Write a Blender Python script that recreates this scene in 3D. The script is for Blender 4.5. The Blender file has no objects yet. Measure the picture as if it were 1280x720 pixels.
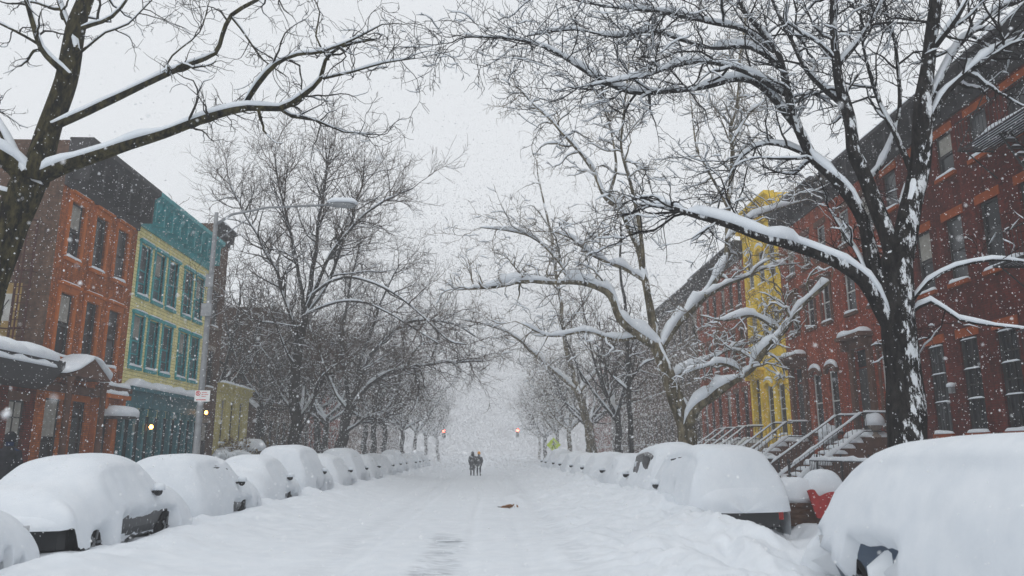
import bpy, math, random
import numpy as np

# ------------------------------------------------------------------ camera, sky, sun, exposure
scene = bpy.context.scene
COL = scene.collection
F_PX = 950.0
PITCH = math.atan(206 / F_PX)
YAW = math.atan(30 * math.cos(PITCH) / F_PX)
CAM = np.array([0.0, 0.0, 1.55])
cam_data = bpy.data.cameras.new('camera')
cam_data.sensor_width = 36.0
cam_data.lens = F_PX / 1280 * 36.0
cam_data.clip_end = 3000
cam_data.dof.use_dof = True
cam_data.dof.focus_distance = 26.0
cam_data.dof.aperture_fstop = 1.6
cam = bpy.data.objects.new('camera', cam_data)
COL.objects.link(cam)
cam.location = CAM
cam.rotation_euler = (math.pi / 2 + PITCH, 0, -YAW)
scene.camera = cam

SUN_EL, SUN_AZ = math.radians(58), math.radians(205)      # azimuth clockwise from +Y
world = bpy.data.worlds.new('World')
scene.world = world
world.use_nodes = True
wn, wl = world.node_tree.nodes, world.node_tree.links
wn.clear()
w_out = wn.new('ShaderNodeOutputWorld')
w_bg = wn.new('ShaderNodeBackground')
w_sky = wn.new('ShaderNodeTexSky')
w_sky.sky_type = 'NISHITA'
w_sky.sun_disc = False
w_sky.sun_elevation = SUN_EL
w_sky.sun_rotation = SUN_AZ
w_sky.air_density = 1.0
w_sky.dust_density = 3.0
w_hs = wn.new('ShaderNodeHueSaturation')
w_hs.inputs['Saturation'].default_value = 0.2
w_mix = wn.new('ShaderNodeMix')
w_mix.data_type = 'RGBA'
w_mix.inputs['Factor'].default_value = 0.85            # a closed cloud deck over the clear sky
w_mix.inputs['B'].default_value = (9.2, 9.5, 9.85, 1)
wl.new(w_sky.outputs[0], w_hs.inputs['Color'])
wl.new(w_hs.outputs[0], w_mix.inputs['A'])
wl.new(w_mix.outputs['Result'], w_bg.inputs['Color'])
w_bg.inputs['Strength'].default_value = 0.1
wl.new(w_bg.outputs[0], w_out.inputs['Surface'])

sun_data = bpy.data.lights.new('sun', 'SUN')
sun_data.energy = 0.5
sun_data.angle = math.radians(70)
sun_data.color = (1.0, 0.98, 0.95)
sun = bpy.data.objects.new('sun', sun_data)
COL.objects.link(sun)
sun.rotation_euler = (math.pi / 2 - SUN_EL, 0, math.pi - SUN_AZ)
sun.location = (0, 0, 60)

scene.view_settings.view_transform = 'Standard'
scene.view_settings.look = 'None'
scene.view_settings.exposure = 0.0
scene.view_settings.gamma = 1.0
cy = scene.cycles
cy.use_denoising = True
cy.max_bounces = 8
cy.diffuse_bounces = 3
cy.glossy_bounces = 2
cy.transmission_bounces = 2
cy.volume_bounces = 3
cy.use_adaptive_sampling = True
cy.adaptive_threshold = 0.015

HAZE_DENSITY = 0.0032
RNG = np.random.default_rng(7)
random.seed(7)

# ------------------------------------------------------------------ small helpers
_Rv = np.array([math.cos(YAW), -math.sin(YAW), 0])
_Fv = np.array([math.sin(YAW) * math.cos(PITCH), math.cos(YAW) * math.cos(PITCH), math.sin(PITCH)])
_Uv = np.cross(_Rv, _Fv)


def at(px, py, Y):
    """the point at street depth Y seen at pixel (px, py) of the 1280x720 photograph"""
    d = _Fv + _Rv * (px - 640) / F_PX + _Uv * (360 - py) / F_PX
    return CAM + d * (Y / d[1])


def tag(o, label=None, cat=None, group=None, kind=None):
    if label: o['label'] = label
    if cat: o['category'] = cat
    if group: o['group'] = group
    if kind: o['kind'] = kind
    return o


def thing(name, label, cat, loc=(0, 0, 0), group=None, rz=0):
    o = bpy.data.objects.new(name, None)
    o.empty_display_size = 0.2
    COL.objects.link(o)
    o.location = loc
    o.rotation_euler = (0, 0, rz)
    return tag(o, label, cat, group)


def copy_tree(o, parent=None):
    c = o.copy()
    COL.objects.link(c)
    c.parent = parent
    for ch in list(o.children):
        copy_tree(ch, c)
    return c


def hash2(ix, iy, s):
    n = (ix * 374761393 + iy * 668265263 + s * 1274126177) & 0xFFFFFFFF
    n = ((n ^ (n >> 13)) * 1274126177) & 0xFFFFFFFF
    return ((n ^ (n >> 16)) & 0xFFFF) / 65535.0


def vnoise(x, y, s=0):
    x = np.asarray(x, float); y = np.asarray(y, float)
    ix = np.floor(x).astype(np.int64); iy = np.floor(y).astype(np.int64)
    fx = x - ix; fy = y - iy
    fx = fx * fx * (3 - 2 * fx); fy = fy * fy * (3 - 2 * fy)
    a = hash2(ix, iy, s); b = hash2(ix + 1, iy, s); c = hash2(ix, iy + 1, s); d = hash2(ix + 1, iy + 1, s)
    return (a * (1 - fx) + b * fx) * (1 - fy) + (c * (1 - fx) + d * fx) * fy - 0.5


def fbm(x, y, s=0, o=4):
    v = 0; a = 1.0
    for i in range(o):
        v = v + a * vnoise(x * 2 ** i, y * 2 ** i, s + i * 17); a *= 0.5
    return v


def sstep(a, b, x):
    t = np.clip((x - a) / (b - a), 0, 1)
    return t * t * (3 - 2 * t)


class MB:
    """collects verts and faces; build() links them as one mesh object"""
    def __init__(self):
        self.v = []; self.f = []; self.m = []; self.n = 0; self.cur = 0

    def add(self, verts, faces):
        verts = np.asarray(verts, float).reshape(-1, 3)
        self.v.append(verts)
        b = self.n
        for q in faces:
            self.f.append([i + b for i in q]); self.m.append(self.cur)
        self.n += len(verts)
        return self

    def box(self, x0, x1, y0, y1, z0, z1):
        return self.add([(x0, y0, z0), (x1, y0, z0), (x1, y1, z0), (x0, y1, z0), (x0, y0, z1), (x1, y0, z1), (x1, y1, z1), (x0, y1, z1)],
                        [(0, 3, 2, 1), (4, 5, 6, 7), (0, 1, 5, 4), (1, 2, 6, 5), (2, 3, 7, 6), (3, 0, 4, 7)])

    def bar(self, p, q, r, k=6, r2=None):
        return self.tube([p, q], [r, r if r2 is None else r2], k)

    def tube(self, path, rad, k=6, cap=True):
        P = np.asarray(path, float); n = len(P)
        R = np.broadcast_to(np.asarray(rad, float), (n,))
        T = np.gradient(P, axis=0)
        T /= np.linalg.norm(T, axis=1)[:, None] + 1e-9
        mt = np.abs(T.mean(0)); ref = np.zeros(3); ref[int(np.argmin(mt))] = 1
        S = np.cross(T, ref); S /= np.linalg.norm(S, axis=1)[:, None] + 1e-9
        B = np.cross(S, T)
        a = np.arange(k) * 2 * math.pi / k
        V = P[:, None, :] + R[:, None, None] * (np.cos(a)[None, :, None] * S[:, None, :] + np.sin(a)[None, :, None] * B[:, None, :])
        fs = []
        for i in range(n - 1):
            for j in range(k):
                j2 = (j + 1) % k
                fs.append((i * k + j, i * k + j2, (i + 1) * k + j2, (i + 1) * k + j))
        if cap and k > 3:
            fs.append(tuple(range(k))[::-1]); fs.append(tuple((n - 1) * k + j for j in range(k)))
        return self.add(V.reshape(-1, 3), fs)

    def prism(self, pts2, axis, a, b):
        """extrude a 2D polygon along an axis from a to b; pts2 in the two other axes' order"""
        def mk(t):
            if axis == 0: return [(t, p, q) for p, q in pts2]
            if axis == 1: return [(p, t, q) for p, q in pts2]
            return [(p, q, t) for p, q in pts2]
        n = len(pts2)
        fs = [(i, (i + 1) % n, n + (i + 1) % n, n + i) for i in range(n)]
        fs += [tuple(range(n))[::-1], tuple(range(n, 2 * n))]
        return self.add(mk(a) + mk(b), fs)

    def lathe(self, prof, c=(0, 0, 0), axis='z', k=20):
        """prof: list of (radius, height)"""
        c = np.asarray(c, float); V = []; fs = []
        n = len(prof)
        for r, h in prof:
            for j in range(k):
                t = 2 * math.pi * j / k
                p = (r * math.cos(t), r * math.sin(t), h)
                if axis == 'x': p = (p[2], p[0], p[1])
                if axis == 'y': p = (p[0], p[2], p[1])
                V.append(c + p)
        for i in range(n - 1):
            for j in range(k):
                j2 = (j + 1) % k
                fs.append((i * k + j, i * k + j2, (i + 1) * k + j2, (i + 1) * k + j))
        fs.append(tuple(range(k))); fs.append(tuple((n - 1) * k + j for j in range(k)))
        return self.add(V, fs)

    def dome(self, c, r, seed=0, amp=0.12, nu=14, nv=7, low=-0.25):
        """lumpy rounded snow cap, r=(rx,ry,rz), rising from z=c.z"""
        V = []; fs = []
        for i in range(nv + 1):
            ph = (math.pi / 2) * i / nv
            for j in range(nu):
                t = 2 * math.pi * j / nu
                k = 1 + amp * float(vnoise(3 + math.cos(t) * 1.7 + i * .4, 5 + math.sin(t) * 1.7 + c[0], seed)) * 2
                cz = math.sin(ph) ** 0.8
                cr = math.cos(ph) ** 0.7 if i < nv else 0.02
                V.append((c[0] + r[0] * cr * k * math.cos(t), c[1] + r[1] * cr * k * math.sin(t), c[2] + r[2] * (low * (i == 0) + cz * (0.85 + .15 * k))))
        for i in range(nv):
            for j in range(nu):
                j2 = (j + 1) % nu
                fs.append((i * nu + j, i * nu + j2, (i + 1) * nu + j2, (i + 1) * nu + j))
        fs.append(tuple(range(nu))[::-1]); fs.append(tuple(nv * nu + j for j in range(nu)))
        return self.add(V, fs)

    def ridge(self, p, q, w, h, seed=0, step=0.18, amp=0.3, up=(0, 0, 1)):
        """snow lying along a ledge or rail from p to q: half width w, height h, rounded ends"""
        p = np.asarray(p, float); q = np.asarray(q, float)
        L = np.linalg.norm(q - p); n = max(4, int(L / step) + 3)
        t = np.linspace(0, 1, n)
        T = (q - p) / L; U = np.asarray(up, float)
        S = np.cross(T, U); S /= np.linalg.norm(S)
        e = np.minimum(t, 1 - t) * L
        env = np.sqrt(np.clip(e / max(h * 1.2, w * .7), 0.02, 1))
        nz = 1 + amp * 2 * vnoise(t * L * 2.2 + seed * 3.7, np.full(n, seed * 1.3), seed)
        nw = 1 + amp * .5 * vnoise(t * L * 1.7 + seed, np.full(n, seed * 2.1), seed + 5)
        prof = [(-1, -.02), (-1.04, .25), (-.86, .66), (-.45, .95), (0.05, 1.0), (.5, .93), (.88, .62), (1.04, .25), (1, -.02)]
        V = []
        for i in range(n):
            c = p + (q - p) * t[i]
            for a, b in prof:
                V.append(c + S * a * w * nw[i] * (.5 + .5 * env[i]) + U * (b * h * env[i] * nz[i] if b > 0 else b * w))
        k = len(prof); fs = []
        for i in range(n - 1):
            for j in range(k):
                j2 = (j + 1) % k
                fs.append((i * k + j, i * k + j2, (i + 1) * k + j2, (i + 1) * k + j))
        fs.append(tuple(range(k))[::-1]); fs.append(tuple((n - 1) * k + j for j in range(k)))
        return self.add(V, fs)

    def mesh(self, name, mats, smooth=False):
        me = bpy.data.meshes.new(name)
        V = np.concatenate(self.v) if self.v else np.zeros((0, 3))
        nf = len(self.f)
        cnt = np.fromiter((len(q) for q in self.f), np.int32, nf)
        idx = np.fromiter((i for q in self.f for i in q), np.int32, int(cnt.sum()))
        me.vertices.add(len(V)); me.vertices.foreach_set('co', V.astype(np.float32).ravel())
        me.loops.add(len(idx)); me.loops.foreach_set('vertex_index', idx)
        me.polygons.add(nf)
        me.polygons.foreach_set('loop_start', np.concatenate([[0], np.cumsum(cnt)[:-1]]).astype(np.int32))
        me.polygons.foreach_set('loop_total', cnt)
        if not isinstance(mats, (list, tuple)): mats = [mats]
        for m in mats: me.materials.append(m)
        me.polygons.foreach_set('material_index', np.asarray(self.m, np.int32))
        me.polygons.foreach_set('use_smooth', np.full(nf, bool(smooth)))
        me.update(calc_edges=True); me.validate()
        return me

    def build(self, name, mats, parent=None, smooth=False, loc=None):
        me = self.mesh(name, mats, smooth)
        return link(name, me, parent, loc)


def link(name, me, parent=None, loc=None):
    o = bpy.data.objects.new(name, me)
    COL.objects.link(o)
    if parent is not None: o.parent = parent
    if loc is not None: o.location = loc
    return o


# ------------------------------------------------------------------ materials
def new_mat(name):
    m = bpy.data.materials.new(name)
    m.use_nodes = True
    nt = m.node_tree
    return m, nt, nt.nodes, nt.links, nt.nodes['Principled BSDF']


def N(nodes, typ, **kw):
    n = nodes.new(typ)
    for k, v in kw.items():
        if hasattr(n, k) and k not in ('Scale', 'Detail'):
            setattr(n, k, v)
        else:
            n.inputs[k].default_value = v
    return n


def ramp(nodes, p0, c0, p1, c1):
    r = nodes.new('ShaderNodeValToRGB')
    r.color_ramp.elements[0].position = p0; r.color_ramp.elements[0].color = (*c0, 1)
    r.color_ramp.elements[1].position = p1; r.color_ramp.elements[1].color = (*c1, 1)
    return r


def mixc(nodes, links, fac, a, b, mode='MIX'):
    m = nodes.new('ShaderNodeMix'); m.data_type = 'RGBA'; m.blend_type = mode
    for key, val in (('Factor', fac), ('A', a), ('B', b)):
        if hasattr(val, 'is_linked'): links.new(val, m.inputs[key])
        elif isinstance(val, (int, float)): m.inputs[key].default_value = val
        else: m.inputs[key].default_value = (*val, 1)
    return m.outputs['Result']


def plain(name, c, rough=0.7, metal=0.0, var=0.18, scale=6.0, bump=0.0):
    m, nt, nd, lk, b = new_mat(name)
    tc = nd.new('ShaderNodeTexCoord')
    nz = N(nd, 'ShaderNodeTexNoise', Scale=scale, Detail=4.0)
    lk.new(tc.outputs['Object'], nz.inputs['Vector'])
    c = np.array(c)
    r = ramp(nd, 0.3, tuple(c * (1 - var)), 0.7, tuple(np.minimum(c * (1 + var), 1)))
    lk.new(nz.outputs['Fac'], r.inputs['Fac'])
    lk.new(r.outputs[0], b.inputs['Base Color'])
    b.inputs['Roughness'].default_value = rough
    b.inputs['Metallic'].default_value = metal
    if rough > .7: b.inputs['Specular IOR Level'].default_value = 0.15
    if bump:
        bp = N(nd, 'ShaderNodeBump', Strength=bump, Distance=0.02)
        lk.new(nz.outputs['Fac'], bp.inputs['Height']); lk.new(bp.outputs[0], b.inputs['Normal'])
    return m


def brick(name, c1, c2, mortar, grime=0.35, clap=False):
    """brickwork (or clapboards) running along the wall whichever way it faces"""
    m, nt, nd, lk, b = new_mat(name)
    tc = nd.new('ShaderNodeTexCoord')
    sp = nd.new('ShaderNodeSeparateXYZ'); lk.new(tc.outputs['Object'], sp.inputs[0])
    ad = N(nd, 'ShaderNodeMath', operation='ADD'); lk.new(sp.outputs[0], ad.inputs[0]); lk.new(sp.outputs[1], ad.inputs[1])
    cb = nd.new('ShaderNodeCombineXYZ'); lk.new(ad.outputs[0], cb.inputs[0]); lk.new(sp.outputs[2], cb.inputs[1])
    bt = nd.new('ShaderNodeTexBrick')
    lk.new(cb.outputs[0], bt.inputs['Vector'])
    bt.inputs['Scale'].default_value = 1.0
    bt.inputs['Brick Width'].default_value = 3.1 if clap else 0.23
    bt.inputs['Row Height'].default_value = 0.16 if clap else 0.078
    bt.inputs['Mortar Size'].default_value = 0.012 if clap else 0.013
    bt.inputs['Color1'].default_value = (*c1, 1); bt.inputs['Color2'].default_value = (*c2, 1)
    bt.inputs['Mortar'].default_value = (*mortar, 1)
    nz = N(nd, 'ShaderNodeTexNoise', Scale=1.3, Detail=6.0, Roughness=0.65)
    lk.new(tc.outputs['Object'], nz.inputs['Vector'])
    g = 1 - grime
    r = ramp(nd, 0.32, (g, g, g), 0.68, (1.12, 1.1, 1.08))
    lk.new(nz.outputs['Fac'], r.inputs['Fac'])
    c = mixc(nd, lk, 1.0, bt.outputs['Color'], r.outputs[0], 'MULTIPLY')
    mp = nd.new('ShaderNodeMapping'); mp.inputs['Scale'].default_value = (1.8, 1.8, 0.16)      # damp streaks down the wall
    lk.new(tc.outputs['Object'], mp.inputs['Vector'])
    n5 = N(nd, 'ShaderNodeTexNoise', Scale=1.6, Detail=6.0, Roughness=0.7); lk.new(mp.outputs[0], n5.inputs['Vector'])
    r5 = ramp(nd, 0.36, (.45, .43, .42), 0.6, (1.1, 1.1, 1.1)); lk.new(n5.outputs['Fac'], r5.inputs['Fac'])
    c = mixc(nd, lk, 0.35 if clap else 0.75, c, r5.outputs[0], 'MULTIPLY')
    n6 = N(nd, 'ShaderNodeTexNoise', Scale=7.0, Detail=2.0); lk.new(cb.outputs[0], n6.inputs['Vector'])   # odd bricks
    r6 = ramp(nd, 0.38, (.62, .58, .56), 0.62, (1.2, 1.18, 1.15)); lk.new(n6.outputs['Fac'], r6.inputs['Fac'])
    c = mixc(nd, lk, 0.15 if clap else 0.7, c, r6.outputs[0], 'MULTIPLY')
    # driven snow caught on the rough face: small specks
    n2 = N(nd, 'ShaderNodeTexNoise', Scale=16.0, Detail=3.0, Roughness=0.7)
    lk.new(tc.outputs['Object'], n2.inputs['Vector'])
    r2 = ramp(nd, 0.68, (0, 0, 0), 0.74, (1, 1, 1)); lk.new(n2.outputs['Fac'], r2.inputs['Fac'])
    mu = N(nd, 'ShaderNodeMath', operation='MULTIPLY'); lk.new(r2.outputs[0], mu.inputs[0]); mu.inputs[1].default_value = 0.22
    c = mixc(nd, lk, mu.outputs[0], c, (0.75, 0.78, 0.82))
    lk.new(c, b.inputs['Base Color'])
    b.inputs['Roughness'].default_value = 0.9
    b.inputs['Specular IOR Level'].default_value = 0.1
    bp = N(nd, 'ShaderNodeBump', Strength=0.5, Distance=0.01)
    lk.new(bt.outputs['Fac'], bp.inputs['Height']); bp.invert = True
    lk.new(bp.outputs[0], b.inputs['Normal'])
    return m


def snow_mat(name, fine=60.0, bump=0.25, tracks=False):
    m, nt, nd, lk, b = new_mat(name)
    tc = nd.new('ShaderNodeTexCoord')
    n1 = N(nd, 'ShaderNodeTexNoise', Scale=3.0, Detail=8.0, Roughness=0.62)
    n2 = N(nd, 'ShaderNodeTexNoise', Scale=fine, Detail=3.0, Roughness=0.6)
    for n in (n1, n2): lk.new(tc.outputs['Object'], n.inputs['Vector'])
    r = ramp(nd, 0.3, (0.68, 0.725, 0.775), 0.7, (0.765, 0.80, 0.84))
    lk.new(n1.outputs['Fac'], r.inputs['Fac'])
    col = r.outputs[0]
    if tracks:      # slush and packed ice where the snow has been driven over and scraped
        at_ = nd.new('ShaderNodeAttribute'); at_.attribute_name = 'slush'
        n3 = nd.new('ShaderNodeMapping'); n3.inputs['Scale'].default_value = (1.6, 9.0, 1.0)
        lk.new(tc.outputs['Object'], n3.inputs['Vector'])
        n4 = N(nd, 'ShaderNodeTexNoise', Scale=1.0, Detail=4.0, Roughness=0.6); lk.new(n3.outputs[0], n4.inputs['Vector'])
        r4 = ramp(nd, 0.42, (0, 0, 0), 0.62, (1, 1, 1)); lk.new(n4.outputs['Fac'], r4.inputs['Fac'])
        mu = N(nd, 'ShaderNodeMath', operation='MULTIPLY'); lk.new(at_.outputs['Fac'], mu.inputs[0]); lk.new(r4.outputs[0], mu.inputs[1])
        col = mixc(nd, lk, mu.outputs[0], col, (0.30, 0.325, 0.36))
    lk.new(col, b.inputs['Base Color'])
    b.inputs['Roughness'].default_value = 0.75
    b.inputs['Specular IOR Level'].default_value = 0.25
    ad = N(nd, 'ShaderNodeMath', operation='MULTIPLY_ADD'); ad.inputs[1].default_value = 0.35
    lk.new(n2.outputs['Fac'], ad.inputs[0]); lk.new(n1.outputs['Fac'], ad.inputs[2])
    bp = N(nd, 'ShaderNodeBump', Strength=bump, Distance=0.03)
    lk.new(ad.outputs[0], bp.inputs['Height']); lk.new(bp.outputs[0], b.inputs['Normal'])
    return m


def bark(name, dark, light, stick=0.35, wind=(0.25, -0.95, 0.15), sc=9.0):
    """bark with plates, and wet snow stuck in the furrows of the windward face"""
    m, nt, nd, lk, b = new_mat(name)
    tc = nd.new('ShaderNodeTexCoord')
    mp = nd.new('ShaderNodeMapping'); mp.inputs['Scale'].default_value = (1, 1, 0.35)
    lk.new(tc.outputs['Object'], mp.inputs['Vector'])
    nz = N(nd, 'ShaderNodeTexNoise', Scale=sc, Detail=6.0, Roughness=0.7); lk.new(mp.outputs[0], nz.inputs['Vector'])
    r = ramp(nd, 0.42, dark, 0.66, light); lk.new(nz.outputs['Fac'], r.inputs['Fac'])
    n2 = N(nd, 'ShaderNodeTexNoise', Scale=sc * 0.8, Detail=5.0, Roughness=0.75); lk.new(mp.outputs[0], n2.inputs['Vector'])
    ge = nd.new('ShaderNodeNewGeometry')
    dt = N(nd, 'ShaderNodeVectorMath', operation='DOT_PRODUCT'); lk.new(ge.outputs['Normal'], dt.inputs[0])
    w = np.array(wind); w = w / np.linalg.norm(w); dt.inputs[1].default_value = tuple(w)
    ma = N(nd, 'ShaderNodeMath', operation='MULTIPLY_ADD'); ma.inputs[1].default_value = 0.22
    lk.new(dt.outputs['Value'], ma.inputs[0]); lk.new(n2.outputs['Fac'], ma.inputs[2])
    t = 0.97 - stick
    r2 = ramp(nd, t, (0, 0, 0), t + 0.05, (1, 1, 1)); lk.new(ma.outputs[0], r2.inputs['Fac'])
    c = mixc(nd, lk, r2.outputs[0], r.outputs[0], (0.8, 0.83, 0.86))
    lk.new(c, b.inputs['Base Color'])
    b.inputs['Roughness'].default_value = 0.9
    b.inputs['Specular IOR Level'].default_value = 0.06
    bp = N(nd, 'ShaderNodeBump', Strength=1.0, Distance=0.10)
    lk.new(nz.outputs['Fac'], bp.inputs['Height']); lk.new(bp.outputs[0], b.inputs['Normal'])
    return m


def glass_mat(name, c, rough=0.12):
    m, nt, nd, lk, b = new_mat(name)
    tc = nd.new('ShaderNodeTexCoord')
    nz = N(nd, 'ShaderNodeTexNoise', Scale=0.9, Detail=2.0); lk.new(tc.outputs['Object'], nz.inputs['Vector'])
    c = np.array(c)
    r = ramp(nd, 0.35, tuple(c * .5), 0.7, tuple(c * 1.6)); lk.new(nz.outputs['Fac'], r.inputs['Fac'])
    lk.new(r.outputs[0], b.inputs['Base Color'])
    b.inputs['Roughness'].default_value = rough
    b.inputs['Specular IOR Level'].default_value = 0.35
    return m


def plastered(name, paint, cover=0.5, rough=0.35):
    """car paint with wet snow plastered on it in streaks"""
    m, nt, nd, lk, b = new_mat(name)
    tc = nd.new('ShaderNodeTexCoord')
    mp = nd.new('ShaderNodeMapping'); mp.inputs['Scale'].default_value = (7, 9, 2.2)
    lk.new(tc.outputs['Object'], mp.inputs['Vector'])
    nz = N(nd, 'ShaderNodeTexNoise', Scale=1.6, Detail=6.0, Roughness=0.72); lk.new(mp.outputs[0], nz.inputs['Vector'])
    t = 0.72 - 0.4 * cover
    r = ramp(nd, t, (0, 0, 0), t + 0.1, (1, 1, 1)); lk.new(nz.outputs['Fac'], r.inputs['Fac'])
    c = mixc(nd, lk, r.outputs[0], paint, (0.8, 0.82, 0.85))
    lk.new(c, b.inputs['Base Color'])
    rr = mixc(nd, lk, r.outputs[0], (rough,) * 3, (0.85,) * 3); lk.new(rr, b.inputs['Roughness'])
    return m


def emit(name, c, s):
    m, nt, nd, lk, b = new_mat(name)
    b.inputs['Base Color'].default_value = (*c, 1)
    b.inputs['Emission Color'].default_value = (*c, 1)
    b.inputs['Emission Strength'].default_value = s
    return m


SNOW = snow_mat('snow')
SNOW_SOFT = snow_mat('snow_on_car', 40.0, 0.12)
SNOW_GROUND = snow_mat('ground_snow', 35.0, 0.35, tracks=True)
SNOW_FLAKE = plain('flake', (0.9, 0.91, 0.93), 0.8, var=0.02)
GLASS = glass_mat('dark_glass', (0.018, 0.020, 0.024))
GLASS_PALE = glass_mat('curtained_glass', (0.07, 0.075, 0.08), 0.3)
BLIND = plain('blind', (.30, .29, .26), .8)
IRON = plain('iron', (0.012, 0.012, 0.014), 0.6, 0.2)
STEEL = plain('galvanised', (0.26, 0.27, 0.28), 0.55, 0.4)
RUBBER = plain('rubber', (0.012, 0.012, 0.013), 0.85)
RIM = plain('rim', (0.22, 0.23, 0.24), 0.4, 0.6)
WHITE_TRIM = plain('white_trim', (0.5, 0.5, 0.48), 0.6)
DARK_TRIM = plain('dark_trim', (0.03, 0.027, 0.026), 0.7)
LENS_RED = plain('red_lens', (0.45, 0.02, 0.015), 0.25)
LENS_CLEAR = plain('clear_lens', (0.45, 0.46, 0.47), 0.15)

# ------------------------------------------------------------------ the ground: one snow sheet
XS = np.concatenate([np.linspace(-75, -18, 30)[:-1], np.linspace(-18, -9, 46)[:-1], np.linspace(-9, -4, 48)[:-1], np.linspace(-4, 4.6, 165)[:-1], np.linspace(4.6, 9, 42)[:-1], np.linspace(9, 18, 46)[:-1], np.linspace(18, 75, 30)])
YS = np.concatenate([np.linspace(-12, 2, 40)[:-1], np.linspace(2, 30, 290)[:-1], np.linspace(30, 100, 190)[:-1], np.linspace(100, 600, 60)])


LEFT_GAPS = [11.45, 16.65, 21.55, 26.2, 31.4]
for _l in (4.0, 4.5, 4.3, 4.1, 4.4, 4.4, 4.4, 4.2, 4.4): LEFT_GAPS.append(LEFT_GAPS[-1] + _l + .75)


def ground_z(x, y):
    x = np.asarray(x, float); y = np.asarray(y, float)
    n1 = fbm(x * .45, y * .22, 3); n2 = fbm(x * 1.6, y * 1.1, 11, 4); n3 = fbm(x * 5.5, y * 4.5, 31, 3)
    ex = 0.35 * vnoise(y * .25, y * 0 + 4, 8)
    z = 0.05 * n1 + 0.018 * n2 + 0.008 * n3
    right = sstep(0.9, 4.2, x + ex)
    z = z + right * (0.40 + 0.16 * n1) + sstep(1.0, 2.2, x + ex) * (1 - sstep(6.5, 7.5, x)) * (0.13 * n2 + 0.07 * n3)
    z = z - 0.22 * sstep(4.2, 5.2, x) * (1 - sstep(6.4, 6.9, x)) + 0.10 * np.exp(-((x + ex - 3.8) / .5) ** 2) * (1 + 2 * n2)
    z = z + .07 * sstep(1.0, 1.3, x + ex * 1.4 + .3 * n2)
    left = sstep(-3.0, -5.6, x + ex)
    z = z + left * (0.16 + 0.08 * n1) + 0.07 * np.exp(-((x - ex * .6 + 5.2) / .6) ** 2) * (1 + .6 * n2) + left * (0.08 * n2 + 0.05 * n3)
    z = z - 0.08 * sstep(-5.6, -6.3, x) * (1 - sstep(-8.1, -8.6, x)) + 0.14 * sstep(-8.2, -9.0, x)
    z = z - 0.30 * np.exp(-((x - 5.5) / 1.0) ** 4 - ((y - 15.2) / .9) ** 2)
    z = z - 0.62 * np.exp(-((x - 3.9) / .95) ** 4 - ((y - 8.9) / 2.4) ** 4) - .32 * np.exp(-((x - 5.6) / 1.3) ** 4 - ((y - 13.6) / 2.1) ** 4) - .45 * np.exp(-((x - 7.1) / 1.1) ** 4 - ((y - 16.7) / 1.0) ** 4)
    for g in LEFT_GAPS[1:]:        # drifts blown in between the parked cars
        z = z + .38 * np.exp(-((x + 6.75) / .95) ** 4 - ((y - g) / .55) ** 2) * (.8 + .8 * n2)
    # wheel ruts
    for c, wd, dp in ((-2.35, .22, .035), (-0.75, .3, .03), (1.35, .22, .05), (-3.2, .2, .03), (-1.95, .10, .045), (-.35, .10, .045), (.55, .09, .03)):
        wob = 0.25 * vnoise(y * .12 + c, y * 0 + c * 3, 21)
        z = z - dp * np.exp(-((x - c - wob) / wd) ** 2) * (0.7 + vnoise(y * .8, x * 0 + c, 5))
    # trodden footsteps and drift ripples across the road
    patch = slush_mask(x, y)
    z = z + patch * 0.08 * np.sin(y * 14 + 2.5 * vnoise(x * 3, y * 1.5, 44) * 3) * (0.5 + vnoise(x * 4, y * 2, 9))
    z = z + 0.012 * np.sin(y * 3.2 + 3 * vnoise(x * .8, y * .3, 14)) * (1 - right) * (1 - left)
    far = sstep(14, 22, np.abs(x))
    return z * (1 - far) + far * 0.3


def slush_mask(x, y):
    c = -0.78 + 0.10 * np.sin(y * .6)
    m = np.exp(-((x - c) / .30) ** 4)
    return m * sstep(8.5, 9.6, y) * (1 - sstep(14.0, 16.5, y)) * (0.65 + 0.9 * vnoise(x * 1.5, y * .9, 77))


gx, gy = np.meshgrid(XS, YS)
gz = ground_z(gx, gy)
nx, ny = len(XS), len(YS)
ii = (np.arange(ny - 1)[:, None] * nx + np.arange(nx - 1)[None, :]).ravel()
gf = np.stack([ii, ii + 1, ii + nx + 1, ii + nx], 1)
gm = MB()
gm.add(np.stack([gx.ravel(), gy.ravel(), gz.ravel()], 1), gf.tolist())
ground = gm.build('ground', SNOW_GROUND, None, True)
tag(ground, 'deep snow covering road, kerbs and pavements with wheel ruts', None, None, 'structure')
attr = ground.data.attributes.new('slush', 'FLOAT', 'POINT')
rut = 0.20 * np.exp(-((gx + 2.35) / .25) ** 2) * (gy < 60) + 0.25 * np.exp(-((gx - 1.35) / .2) ** 2) * (gy < 60)
attr.data.foreach_set('value', np.clip(1.5 * slush_mask(gx, gy) + rut, 0, 1).astype(np.float32).ravel())


def gz1(x, y): return float(ground_z(np.array([x]), np.array([y]))[0])


# ------------------------------------------------------------------ haze: the snowy air
hz = MB().box(-90, 90, -20, 640, -1.6, 26)
haze = hz.build('haze', None)
haze.data.materials.clear()
hm = bpy.data.materials.new('snowy_air'); hm.use_nodes = True
hm.node_tree.nodes.clear()
ho = hm.node_tree.nodes.new('ShaderNodeOutputMaterial')
hp = hm.node_tree.nodes.new('ShaderNodeVolumePrincipled')
hp.inputs['Color'].default_value = (0.88, 0.89, 0.905, 1)
hp.inputs['Density'].default_value = HAZE_DENSITY
hp.inputs['Anisotropy'].default_value = 0.2
hm.node_tree.links.new(hp.outputs[0], ho.inputs['Volume'])
haze.data.materials.append(hm)
tag(haze, 'white snowy air filling the street', None, None, 'stuff')
haze.display_type = 'WIRE'

# ------------------------------------------------------------------ houses
_cache = {}


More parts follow.
